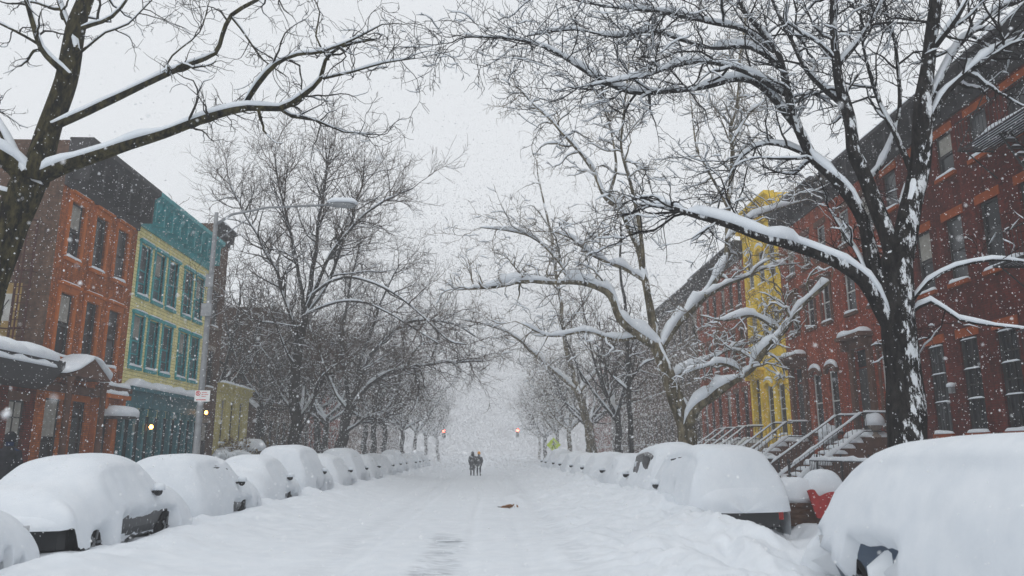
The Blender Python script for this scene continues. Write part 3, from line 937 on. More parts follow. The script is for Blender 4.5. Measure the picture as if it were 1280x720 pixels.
class Tree:
    def __init__(self, name, label, base, bark_mat, seed, snow=1.0, twig_r=.006, group=None, dens=1.0, wig=.25, lens=(1.7, .75, .34), up=.12, twig_mat=None, nper=(2.2, 4.5, 5.0), maxl=3, snow_min=.018):
        self.rng = np.random.default_rng(seed); self.base = np.asarray(base, float)
        self.root = thing(name, label, 'tree', tuple(self.base), group)
        self.trunk = MB(); self.crown = MB(); self.snowm = MB()
        self.bm = bark_mat; self.tm = twig_mat or bark_mat
        self.snow = snow; self.tr = twig_r; self.dens = dens; self.wig = wig; self.lens = lens; self.up = up; self.nper = nper; self.maxl = maxl; self.snow_min = snow_min
        self.n = 0

    def limb(self, pts, r0, r1, grow=True, start=.12, k=10, jit=.6, snow=True, level=0, dens=1.0, gl=None):
        P = spline(pts)
        n = len(P); t = np.linspace(0, 1, n)
        L = np.linalg.norm(np.diff(P, axis=0), axis=1).sum()
        w = np.stack([vnoise(t * L * .9 + self.n * 7.1, t * 0 + q * 3.3 + self.n, 5 + q) for q in range(3)], 1)
        P = P + w * min(.25, r0 * 1.2) * np.clip(t * 6, 0, 1)[:, None]
        R = r0 + (r1 - r0) * t ** .85
        R = R * (1 + .18 * vnoise(t * L * 1.6, t * 0 + self.n, 3))
        self.n += 1
        self.trunk.tube(P - self.base, R, k)
        if snow: self.lay_snow(P, R)
        if grow: self.grow(P, R, 0 if gl is None else gl, start, dens)
        return P

    def lay_snow(self, P, R, f=1.0):
        if self.snow <= 0: return
        n = len(P)
        if n < 3: return
        T = np.gradient(P, axis=0); T /= np.linalg.norm(T, axis=1)[:, None] + 1e-9
        hor = np.sqrt(np.clip(1 - T[:, 2] ** 2, 0, 1))
        S = np.cross(T, (0, 0, 1)); S /= np.linalg.norm(S, axis=1)[:, None] + 1e-6
        Un = np.cross(S, T)
        s = np.arange(n) * .2
        nz = 1 + 1.3 * vnoise(s * 2.1 + self.n * 3.3, s * 0 + self.n, 9) + .5 * vnoise(s * 6 + self.n, s * 0 + self.n, 19)
        hgt = self.snow * f * (np.minimum(R * 1.0, .13) + .032) * np.clip((hor - .30) / .5, 0, 1) ** 1.1 * nz
        gap = vnoise(s * .9 + self.n * 5.7, s * 0 + 2.0, 29) > -.30 - .1 * (R > .05)
        hgt = np.where(gap, hgt, hgt * .12)
        ok = hgt > .008
        i = 0
        while i < n:
            if not ok[i]: i += 1; continue
            j = i
            while j < n and ok[j]: j += 1
            if j - i >= 2:
                m = j - i
                e = np.ones(m); e[0] = .25; e[-1] = .25
                k_small = R[i] < .02
                prof = [(-.9, .25), (-.75, .75), (0, 1.0), (.75, .75), (.9, .25)] if not k_small else [(-.9, .2), (0, 1.0), (.9, .2)]
                V = []
                for q in range(m):
                    c = P[i + q] - self.base; r = R[i + q]; h = hgt[i + q] * e[q]; wd = r * .95 + min(h * .32, .05)
                    for a, b in prof:
                        V.append(c + S[i + q] * a * wd + Un[i + q] * r * (.30 if abs(a) > .85 else .85) + np.array((0, 0, 1)) * h * b * (1 if abs(a) < .85 else .35))
                kk = len(prof); fs = []
                for q in range(m - 1):
                    for z in range(kk):
                        z2 = (z + 1) % kk
                        fs.append((q * kk + z, q * kk + z2, (q + 1) * kk + z2, (q + 1) * kk + z))
                fs.append(tuple(range(kk))); fs.append(tuple((m - 1) * kk + z for z in range(kk)))
                self.snowm.add(V, fs)
            i = j

    def grow(self, P, R, level, start=.12, dens=1.0):
        rng = self.rng
        seg = np.linalg.norm(np.diff(P, axis=0), axis=1); L = seg.sum()
        cnt = rng.poisson(L * (1 - start) * self.nper[level] * self.dens * dens)
        if level == 0: cnt += 1
        for _ in range(cnt):
            t = start + (1 - start) * rng.random() ** .85
            i = min(int(t * (len(P) - 1)), len(P) - 2)
            p = P[i] + (P[i + 1] - P[i]) * rng.random()
            r = R[i]
            T = P[i + 1] - P[i]; T = T / (np.linalg.norm(T) + 1e-9)
            q = rng.normal(size=3); q -= T * (q @ T); q /= np.linalg.norm(q) + 1e-9
            ang = math.radians(rng.uniform(28, 75))
            d = T * math.cos(ang) + q * math.sin(ang) + np.array((0, 0, self.up))
            d /= np.linalg.norm(d)
            ln = self.lens[level] * rng.uniform(.45, 1.25) * (1 - .35 * t)
            rr = min(r * .62, (.026, .013, .008)[level] * (self.tr / .006)) * rng.uniform(.7, 1.2)
            self.branch(p, d, ln, max(rr, self.tr * .7), level)
        # the tip carries on as a twig
        T = P[-1] - P[-2]; T /= np.linalg.norm(T) + 1e-9
        if level < 2: self.branch(P[-1], T, self.lens[level] * .8, max(min(R[-1] * .9, .02), self.tr), level)

    def branch(self, p, d, ln, r, level):
        rng = self.rng
        n = (9, 6, 4)[level]
        P = [p]; c = np.array(d)
        for i in range(n - 1):
            c = c + rng.normal(size=3) * self.wig * (1.0, 1.1, 1.2)[level] + np.array((0, 0, self.up * .25))
            c /= np.linalg.norm(c)
            P.append(P[-1] + c * ln / (n - 1))
        P = np.array(P); R = np.linspace(r, max(self.tr * .55, r * .3), n)
        (self.crown if level > 0 or r < .03 else self.trunk).tube(P - self.base, R, 5 if level == 0 else 3, cap=False)
        self.n += 1
        if self.snow > 0 and (r > self.snow_min or rng.random() < .25): self.lay_snow(P, R, .5)
        if level + 1 < self.maxl: self.grow(P, R, level + 1, .15)

    def finish(self):
        self.trunk.build('trunk', self.bm, self.root, True)
        self.crown.build('crown', self.tm, self.root, True)
        if self.snowm.n: self.snowm.build('branch_snow', SNOW, self.root, True)['kind'] = 'stuff'
        return self.root


def px(Y, pts, drift=0.0, jit=0.0, seed=0):
    """pixel trace -> points at street depth Y, wandering in depth by drift (m) along the limb"""
    r = random.Random(seed + len(pts)); out = []
    n = len(pts)
    for i, (a, b) in enumerate(pts):
        out.append(at(a, b, Y + drift * i / (n - 1) + (r.uniform(-jit, jit) if 0 < i < n - 1 else 0)))
    return out


BARK_BLACK = bark('black_wet_bark', (.010, .009, .009), (.040, .035, .032), .25, sc=8)
TWIG_BLACK = plain('black_twig', (.014, .012, .012), .9)
BARK_MOSS = bark('mossy_dark_bark', (.010, .009, .007), (.095, .082, .035), .10, sc=9)
TWIG_DARK = plain('dark_twig', (.024, .021, .018), .9)
BARK_PLANE = bark('mottled_plane_bark', (.05, .04, .022), (.26, .22, .14), .22, sc=5)
TWIG_PLANE = plain('plane_twig', (.13, .10, .065), .9)
BARK_GREY = bark('grey_bark', (.022, .020, .018), (.05, .044, .038), .08)
TWIG_BROWN = plain('brown_twig', (.07, .048, .034), .9)  # brown lightened to imitate haze on the distant trees

# the black tree on the right pavement
Y = 13.7
b = at(1138, 580, Y)
tr = Tree('bare_tree', 'big black-barked tree with heavy snow on its forks in front of the dark red house', (b[0], Y, gz1(b[0], Y) - .1), BARK_BLACK, 11, 1.6, .0075, None, 1.25, .22, (1.9, .85, .38), .02, TWIG_BLACK, (2.6, 4.6, 4.6), snow_min=.03)
tr.limb(px(Y, [(1139, 640), (1137, 560), (1134, 500), (1129, 430), (1124, 370), (1121, 320)]), .36, .27, False, k=16, snow=False)
tr.limb(px(Y, [(1121, 335), (1138, 270), (1148, 210), (1158, 140), (1167, 70), (1171, 0), (1170, -80), (1160, -170)], -.6, .1), .235, .05, True, .45, 14)
tr.limb(px(Y, [(1121, 345), (1108, 280), (1085, 225), (1065, 185), (1053, 130), (1046, 70), (1042, 0), (1040, -90)], .7, .1), .18, .04, True, .4, 12)
tr.limb(px(Y, [(1118, 400), (1096, 340), (1078, 275), (1045, 225), (1015, 195), (990, 140), (972, 80), (945, 30), (905, -30)], 1.6, .15), .16, .04, True, .4, 12)
tr.limb(px(Y, [(1118, 420), (1098, 385), (1076, 350), (1042, 322), (1000, 307), (955, 298), (910, 284), (872, 273), (846, 262)], -1.0, .15), .15, .04, True, .55, 12, dens=1.2)
tr.limb(px(Y - .6, [(858, 268), (830, 255), (800, 262)]), .04, .012, True, .1, dens=2)
tr.limb(px(Y + 1.3, [(1000, 165), (960, 118), (925, 100), (880, 108), (830, 114), (788, 114), (741, 93), (687, 63), (640, 50), (585, 44)], -.6, .3), .075, .014, True, .3, 8, dens=1.5)
tr.limb(px(Y + 1.2, [(985, 120), (940, 95), (889, 78), (847, 82), (813, 93), (770, 100), (720, 110)], -1.2, .3), .055, .012, True, .2, 8, dens=1.4)
tr.limb(px(Y + 1.2, [(980, 90), (940, 60), (890, 60), (850, 50), (815, 40), (770, 48), (720, 38), (660, 45)], 1.0, .3), .05, .012, True, .2, 8, dens=1.4)
tr.limb(px(Y + 1.4, [(968, 65), (930, 38), (881, 27), (830, 15), (770, 10), (700, -5)], -.6, .3), .05, .012, True, .2, 8, dens=1.4)
tr.limb(px(Y + 1.0, [(1040, 220), (1000, 190), (960, 180), (930, 195), (905, 235), (890, 280)], .8, .2), .045, .01, True, .2, 7, dens=1.3)
tr.limb(px(Y + .6, [(1053, 130), (1010, 90), (985, 40), (960, -10), (940, -50)], .8, .2), .065, .02, True, .2, 8, dens=1.3)
tr.limb(px(Y + .6, [(1046, 85), (1075, 45), (1100, 5), (1120, -50)], .5, .2), .055, .02, True, .2, 8)
tr.limb(px(Y + .5, [(1085, 225), (1110, 190), (1125, 130), (1120, 60), (1105, 0), (1100, -60)], 1.2, .2), .06, .02, True, .3, 8)
tr.limb(px(Y - .2, [(1155, 165), (1185, 115), (1225, 78), (1265, 52), (1310, 30)], -.6, .2), .085, .03, True, .3, 9)
tr.limb(px(Y - .2, [(1160, 130), (1190, 65), (1225, 30), (1270, 0), (1320, -30)], .6, .2), .075, .03, True, .3, 9)
tr.limb(px(Y - .3, [(1168, 60), (1200, 20), (1225, -30)], -.6, .2), .06, .03, True, .2, 8)
tr.limb(px(Y, [(1134, 385), (1160, 352), (1195, 334), (1240, 326), (1300, 330)], -.9, .1), .032, .015, True, .4, 7, dens=.5)
tr.limb(px(Y, [(1134, 395), (1165, 378), (1200, 400), (1245, 407), (1300, 412)], -1.2, .1), .030, .012, True, .4, 7, dens=.5)
tr.limb(px(Y, [(1100, 372), (1080, 330), (1060, 300), (1035, 262)], 1.2, .1), .05, .02, True, .3, 7)
tr.limb(px(Y, [(1150, 240), (1120, 170), (1095, 120), (1080, 60), (1075, 0)], 1.5, .2), .07, .02, True, .3, 8)
tr.finish()

# the mossy tree on the left pavement
Y = 13.8
b = at(-60, 620, Y)
tr = Tree('bare_tree', 'mossy dark tree leaning in over the orange house with a long bent bough', (b[0], Y, gz1(b[0], Y) - .1), BARK_MOSS, 23, .75, .007, None, 1.05, .30, (1.35, .6, .3), .06, TWIG_DARK, (2.2, 4.2, 4.2), snow_min=.03)
tr.limb(px(Y, [(-62, 680), (-55, 600), (-36, 480), (-4, 345), (16, 285), (44, 222)]), .40, .31, False, k=16, snow=False)
tr.limb(px(Y, [(42, 228), (62, 165), (84, 97), (103, 30), (113, -30), (120, -110)], .4, .1), .24, .12, True, .5, 14)
tr.limb(px(Y, [(50, 222), (82, 207), (130, 188), (200, 163), (260, 145), (308, 131), (345, 131), (378, 118), (404, 100), (411, 75), (430, 55), (470, 45)], -.8, .15), .14, .02, True, .35, 12, dens=1.1)
tr.limb(px(Y - .5, [(306, 131), (322, 105), (345, 80), (372, 68), (402, 66), (440, 52), (480, 30)], -.9, .2), .05, .012, True, .15, 8, dens=1.5)
tr.limb(px(Y - .5, [(345, 131), (366, 145), (395, 150), (430, 165), (470, 168)], .6, .2), .04, .01, True, .15, 7, dens=1.5)
tr.limb(px(Y - .6, [(404, 98), (440, 90), (480, 78), (520, 72)], -.5, .2), .025, .01, True, .15, 6, dens=1.6)
tr.limb(px(Y - .6, [(411, 75), (395, 45), (400, 15), (385, -15)], .4, .2), .02, .01, True, .15, 6, dens=1.5)
tr.limb(px(Y, [(66, 158), (108, 141), (150, 122), (200, 98), (240, 80), (270, 66), (279, 45), (292, 20), (322, 2), (360, -25)], .9, .12), .085, .03, True, .3, 10, dens=.9)
tr.limb(px(Y + .7, [(290, 22), (310, 50), (330, 75), (355, 92)], .4, .1), .028, .01, True, .2, 6, dens=1.6)
tr.limb(px(Y + .4, [(200, 98), (215, 70), (250, 40), (262, 0)], .4, .1), .02, .01, True, .2, 6, dens=1.2)
tr.limb(px(Y, [(46, 240), (22, 205), (-2, 188), (-40, 160)], -.5, .1), .2, .12, True, .5, 12)
tr.limb(px(Y - .2, [(30, 218), (8, 180), (-10, 150), (-40, 120)], .5, .1), .1, .05, True, .5, 9)
tr.limb(px(Y, [(86, 95), (68, 78), (52, 58), (42, 28), (30, -15)], -.5, .1), .085, .04, True, .3, 9)
tr.limb(px(Y, [(95, 62), (84, 28), (72, -20)], .5, .1), .07, .04, True, .3, 9)
tr.limb(px(Y, [(52, 58), (30, 45), (0, 30), (-30, 20)], -.5, .1), .03, .015, True, .2, 7, dens=1.4)
tr.limb(px(Y, [(103, 35), (140, 20), (170, -20)], -.5, .1), .04, .02, True, .2, 7, dens=1.2)
tr.limb(px(Y, [(95, 70), (130, 40), (160, 30), (200, -10)], .8, .1), .03, .012, True, .2, 7, dens=1.2)
tr.limb(px(Y, [(35, 265), (10, 242), (-30, 236)], -.5, .05), .06, .05, False, .5, 8)
tr.finish()

# the plane tree behind the snow-buried van
Y = 29.0
b = at(862, 566, Y)
tr = Tree('plane_tree', 'mottled plane tree with broad snow-laden boughs forking low behind the buried van', (b[0], Y, gz1(b[0], Y) - .1), BARK_PLANE, 5, 2.5, .010, None, 1.45, .27, (2.3, 1.05, .5), .05, TWIG_PLANE, (1.9, 3.6, 3.4))
tr.limb(px(Y, [(864, 600), (862, 560), (857, 530), (845, 490), (832, 457), (823, 432)]), .40, .26, False, k=14)
tr.limb(px(Y, [(825, 436), (800, 420), (775, 396), (765, 370), (740, 358), (713, 354), (680, 352), (643, 354), (612, 358), (588, 362)], -1.5, .3), .19, .04, True, .3, 10)
tr.limb(px(Y, [(823, 434), (813, 395), (806, 358), (803, 323), (783, 281), (761, 247), (744, 218), (727, 191), (700, 160), (678, 140), (650, 112)], 1.5, .3), .18, .03, True, .3, 10)
tr.limb(px(Y + .6, [(804, 335), (800, 280), (790, 233), (776, 184), (780, 130), (785, 80)], -1.2, .3), .10, .03, True, .3, 9)
tr.limb(px(Y + .6, [(761, 247), (770, 205), (760, 150), (740, 110)], -1.2, .3), .07, .02, True, .3, 8)
tr.limb(px(Y + .4, [(804, 350), (780, 335), (755, 325), (735, 315), (715, 300), (690, 290)], -1.5, .3), .09, .025, True, .3, 8)
tr.limb(px(Y, [(826, 436), (845, 405), (862, 388), (882, 368), (897, 345), (908, 315), (912, 250), (915, 163), (925, 90), (930, 20)], 1.8, .3), .17, .05, True, .3, 10)
tr.limb(px(Y, [(858, 540), (867, 518), (890, 498), (907, 483), (938, 462), (960, 434), (985, 405), (1010, 378), (1038, 352)], -3.5, .2), .19, .06, True, .4, 10, dens=.8)
tr.limb(px(Y - 1.2, [(930, 466), (900, 455), (870, 462), (850, 470)], -.5, .2), .06, .02, True, .2, 8)
tr.limb(px(Y - 2.2, [(975, 415), (940, 395), (905, 400), (875, 395)], -.5, .2), .06, .02, True, .2, 8)
tr.limb(px(Y, [(840, 475), (870, 455), (905, 440), (945, 425)], 1.2, .2), .08, .02, True, .2, 8)
tr.limb(px(Y, [(882, 370), (920, 350), (960, 335), (1000, 330)], 1.8, .3), .09, .02, True, .2, 8)
tr.limb(px(Y + .8, [(908, 300), (935, 275), (970, 262), (1010, 250)], .8, .3), .08, .02, True, .2, 8)
tr.limb(px(Y + .9, [(910, 260), (890, 220), (870, 180), (865, 130)], .8, .3), .08, .02, True, .2, 8)
tr.limb(px(Y + .9, [(914, 180), (940, 140), (975, 120)], .8, .3), .06, .02, True, .2, 8)
tr.limb(px(Y, [(800, 421), (770, 425), (730, 415), (690, 420), (650, 405)], -1.5, .3), .07, .02, True, .2, 8)
tr.limb(px(Y - .6, [(713, 354), (700, 330), (670, 300), (640, 290), (600, 285)], .5, .3), .06, .015, True, .2, 8, dens=1.2)
tr.finish()

# trees further along the right pavement
Y = 55.0
b = at(740, 566, Y)
tr = Tree('plane_tree', 'leaning pale-barked tree further along behind the buried cars', (b[0], Y, gz1(b[0], Y) - .1), BARK_PLANE, 8, 1.5, .016, None, .8, .25, (3.0, 1.5, .8), .06, TWIG_PLANE, (1.3, 2.2, 2.2))
tr.limb(px(Y, [(743, 575), (738, 545), (731, 512), (722, 485)]), .36, .26, False, k=10)
tr.limb(px(Y, [(722, 487), (712, 450), (703, 400), (697, 350), (690, 300), (678, 250), (670, 200)], 2, .5), .2, .05, True, .2)
tr.limb(px(Y, [(722, 490), (700, 470), (672, 445), (648, 425), (615, 408), (580, 400)], -2, .5), .14, .04, True, .2)
tr.limb(px(Y, [(724, 490), (745, 465), (770, 450), (800, 430), (820, 400)], 2, .5), .16, .04, True, .2)
tr.limb(px(Y, [(705, 410), (735, 370), (750, 320), (745, 270)], 2, .5), .12, .04, True, .2)
tr.finish()
Y = 41.0
b = at(790, 566, Y)
tr = Tree('bare_tree', 'slim straight tree between the forked plane tree and the leaning one', (b[0], Y, gz1(b[0], Y) - .1), BARK_GREY, 18, 1.5, .013, None, .8, .25, (2.4, 1.2, .7), .1, TWIG_BROWN, (1.5, 2.4, 2.4))
tr.limb(px(Y, [(790, 580), (788, 520), (786, 450), (782, 390), (776, 330), (778, 280)]), .16, .05, True, .3)
tr.limb(px(Y, [(787, 490), (765, 470), (745, 440), (735, 410)], 1, .2), .07, .03, True, .2)
tr.limb(px(Y, [(786, 480), (805, 455), (830, 445)], -1, .2), .06, .03, True, .2)
tr.finish()

# the tree behind the street lamp and its leaning neighbour
Y = 36.0
b = at(369, 566, Y)
tr = Tree('bare_tree', 'upright tree with a wide fine-twigged crown just behind the street lamp', (b[0], Y, gz1(b[0], Y) - .1), BARK_GREY, 31, .7, .011, None, 1.35, .16, (3.0, 1.4, .75), .16, TWIG_BROWN, (2.6, 3.4, 3.0), snow_min=.05)
tr.limb(px(Y, [(368, 590), (369, 540), (371, 480), (375, 440), (380, 405)]), .27, .20, False, k=12, snow=False)
tr.limb(px(Y, [(380, 408), (388, 360), (396, 310), (400, 260), (408, 215), (415, 180)], 1.2, .3), .14, .03, True, .2)
tr.limb(px(Y, [(375, 445), (362, 390), (345, 340), (322, 295), (300, 255), (285, 220)], 1.5, .3), .12, .03, True, .2)
tr.limb(px(Y, [(380, 410), (376, 350), (362, 290), (350, 235), (345, 195)], -1.5, .3), .11, .03, True, .2)
tr.limb(px(Y, [(384, 385), (410, 325), (440, 285), (475, 255), (515, 235)], -1.5, .3), .11, .03, True, .2)
tr.limb(px(Y, [(382, 395), (412, 350), (430, 300), (450, 240), (455, 200)], 1.5, .3), .1, .03, True, .2)
tr.limb(px(Y, [(386, 372), (412, 352), (440, 347), (470, 355), (500, 372), (528, 395), (560, 425), (580, 430)], -3, .2), .075, .03, True, .4, dens=.6)
tr.limb(px(Y, [(384, 392), (420, 378), (455, 378), (485, 392), (520, 412), (550, 430)], -1.5, .2), .065, .025, True, .4, dens=.6)
tr.limb(px(Y, [(373, 462), (358, 440), (348, 415), (340, 395)], -1, .2), .07, .03, True, .3)
tr.limb(px(Y, [(371, 545), (388, 515), (396, 480), (412, 462), (430, 450)], -1, .2), .08, .03, True, .3)
tr.limb(px(Y, [(380, 410), (350, 405), (320, 400), (300, 385)], -1, .2), .05, .02, True, .3)
tr.finish()
Y = 47.0
b = at(428, 566, Y)
tr = Tree('bare_tree', 'tree arching low out over the street with a drooping fan of branches', (b[0], Y, gz1(b[0], Y) - .1), BARK_GREY, 37, .75, .013, None, 1.3, .17, (3.4, 1.6, .8), .0, TWIG_BROWN, (2.4, 3.2, 2.6), snow_min=.06)
tr.limb(px(Y, [(422, 590), (426, 560), (432, 530), (441, 505)]), .36, .28, False, k=12, snow=False)
tr.limb(px(Y, [(440, 508), (465, 478), (500, 462), (540, 455), (575, 452), (605, 452)], -2, .4), .16, .04, True, .2)
tr.limb(px(Y, [(440, 505), (460, 450), (490, 415), (525, 400), (565, 405), (595, 420)], 1, .4), .15, .04, True, .2)
tr.limb(px(Y, [(438, 512), (430, 460), (428, 410), (440, 350), (450, 300)], 1, .4), .15, .04, True, .2)
tr.limb(px(Y, [(438, 510), (455, 440), (480, 370), (500, 330)], -1, .4), .13, .04, True, .2)
tr.limb(px(Y, [(436, 515), (415, 480), (395, 430), (380, 390)], 2, .4), .11, .04, True, .2)
tr.limb(px(Y, [(432, 540), (460, 520), (475, 500)], -1, .4), .1, .04, True, .2)
tr.finish()


# generic street trees: two grown here, then copied along both pavements
def generic(label, seed, height, loc, bm, tm, spread=.8, twr=.02, group=None, name='bare_tree'):
    t = Tree(name, label, loc, bm, seed, .8, twr, group, 1.0, .2, (2.6, 1.4, .8), .16, tm, (1.7, 2.6, 2.4), snow_min=.08)
    r = t.rng; x, y, z = loc
    h1 = height * .36
    lean = r.uniform(-.4, .4)
    t.limb([(x, y, z - .3), (x + lean * .3, y, z + h1 * .5), (x + lean, y + .1, z + h1)], .26, .2, False, k=9, snow=False)
    for k in range(7):
        a = k * 2.4 + r.uniform(-.4, .4); s = spread * height * r.uniform(.25, .5)
        c = np.array((x + lean, y + .1, z + h1 * r.uniform(.88, 1)))
        e = c + np.array((math.cos(a) * s, math.sin(a) * s, height * r.uniform(.4, .72)))
        m1 = c + (e - c) * .35 + np.array((math.cos(a), math.sin(a), -.1)) * s * .15
        m2 = c + (e - c) * .7 + np.array((r.uniform(-.4, .4), r.uniform(-.4, .4), .2))
        t.limb([c, m1, m2, e], .13, .03, True, .15, 7)
    return t.finish()


protoA = generic('slender bare tree rising just past the low yellow house', 51, 11.5, (-13.2, 53.0, .1), BARK_GREY, TWIG_BROWN, .8)
protoB = generic('third bare tree along the pavement past the arching one', 57, 11.0, (-9.0, 61.0, .1), BARK_GREY, TWIG_BROWN, 1.0)
protoC = generic('hazy bare tree beside the yellow-green warning sign', 63, 11.0, (7.8, 74.0, .1), BARK_PLANE, TWIG_PLANE, .95)
for src, x, y, rz, sc, lab in (
    (protoB, -12.0, 57.5, 1.3, 1.0, 'bare tree in the yard before the brown brick house'),
    (protoA, -9.2, 70.0, 2.2, 1.0, 'fourth bare tree along the left-hand parked cars, thin and hazy'),
    (protoA, -13.5, 62.0, 4.0, 1.15, 'bare tree standing against the brown brick house wall'),
    (protoB, -9.0, 82.0, 3.0, 1.05, 'faded bare tree before the dull red brick house'),
    (protoA, -9.0, 95.0, .7, 1.0, 'faded bare tree at the foot of the tall apartment block'),
    (protoB, -9.0, 112.0, 5.0, 1.0, 'almost white bare tree near the left-hand red traffic light'),
    (protoC, 8.2, 92.0, 2.0, 1.0, 'pale bare tree past the yellow-green warning sign'),
    (protoB, 8.0, 108.0, 1.0, 1.0, 'ghostly bare tree near the right-hand red traffic light'),
    (protoC, 8.5, 128.0, 4.0, 1.05, 'last tree dissolving into white on the right pavement'),
    (protoA, -8.5, 132.0, 2.6, 1.05, 'last tree dissolving into white on the left pavement'),
    (protoB, -16.5, 56.0, 5.6, 1.2, 'bushy bare tree in the gap between the low yellow and brown brick houses'),
    (protoA, -18.5, 54.0, 2.9, 1.3, 'tall bare tree deep in the gap past the low yellow house'),
    (protoB, -11.5, 73.0, 2.2, 1.15, 'bare tree close to the dull red brick house wall'),
    (protoA, 8.2, 48.0, 1.9, .95, 'bare tree before the red terrace beyond the yellow house'),
    (protoB, 8.3, 64.5, 4.4, 1.0, 'bare tree before the grey-brown brick house'),
):
    o = copy_tree(src)
    o.location = (x, y, .1); o.rotation_euler = (0, 0, rz); o.scale = (sc,) * 3
    o['label'] = lab


# ------------------------------------------------------------------ cars under snow
SEDAN = [(0, .62), (.015, .88), (.10, .98), (.20, 1.02), (.32, 1.40), (.45, 1.46), (.58, 1.42), (.72, .98), (.88, .92), (.97, .80), (1, .58)]
HATCH = [(0, .75), (.02, 1.05), (.06, 1.18), (.14, 1.46), (.35, 1.52), (.55, 1.46), (.72, 1.02), (.88, .94), (.97, .82), (1, .6)]
SUVP = [(0, .8), (.015, 1.1), (.04, 1.3), (.09, 1.66), (.3, 1.74), (.55, 1.68), (.69, 1.16), (.88, 1.08), (.97, .95), (1, .7)]
BLUEP = [(0, .9), (.04, 1.5), (.09, 1.72), (.3, 1.80), (.60, 1.79), (.737, 1.75), (.833, 1.58), (.912, 1.33), (.947, 1.12), (.975, .9), (1, .62)]
VANP = [(0, .8), (.01, 1.1), (.03, 1.5), (.06, 1.74), (.3, 1.82), (.6, 1.74), (.80, 1.16), (.92, 1.0), (.98, .85), (1, .7)]


def prof(P, t): return np.interp(t, [p[0] for p in P], [p[1] for p in P])


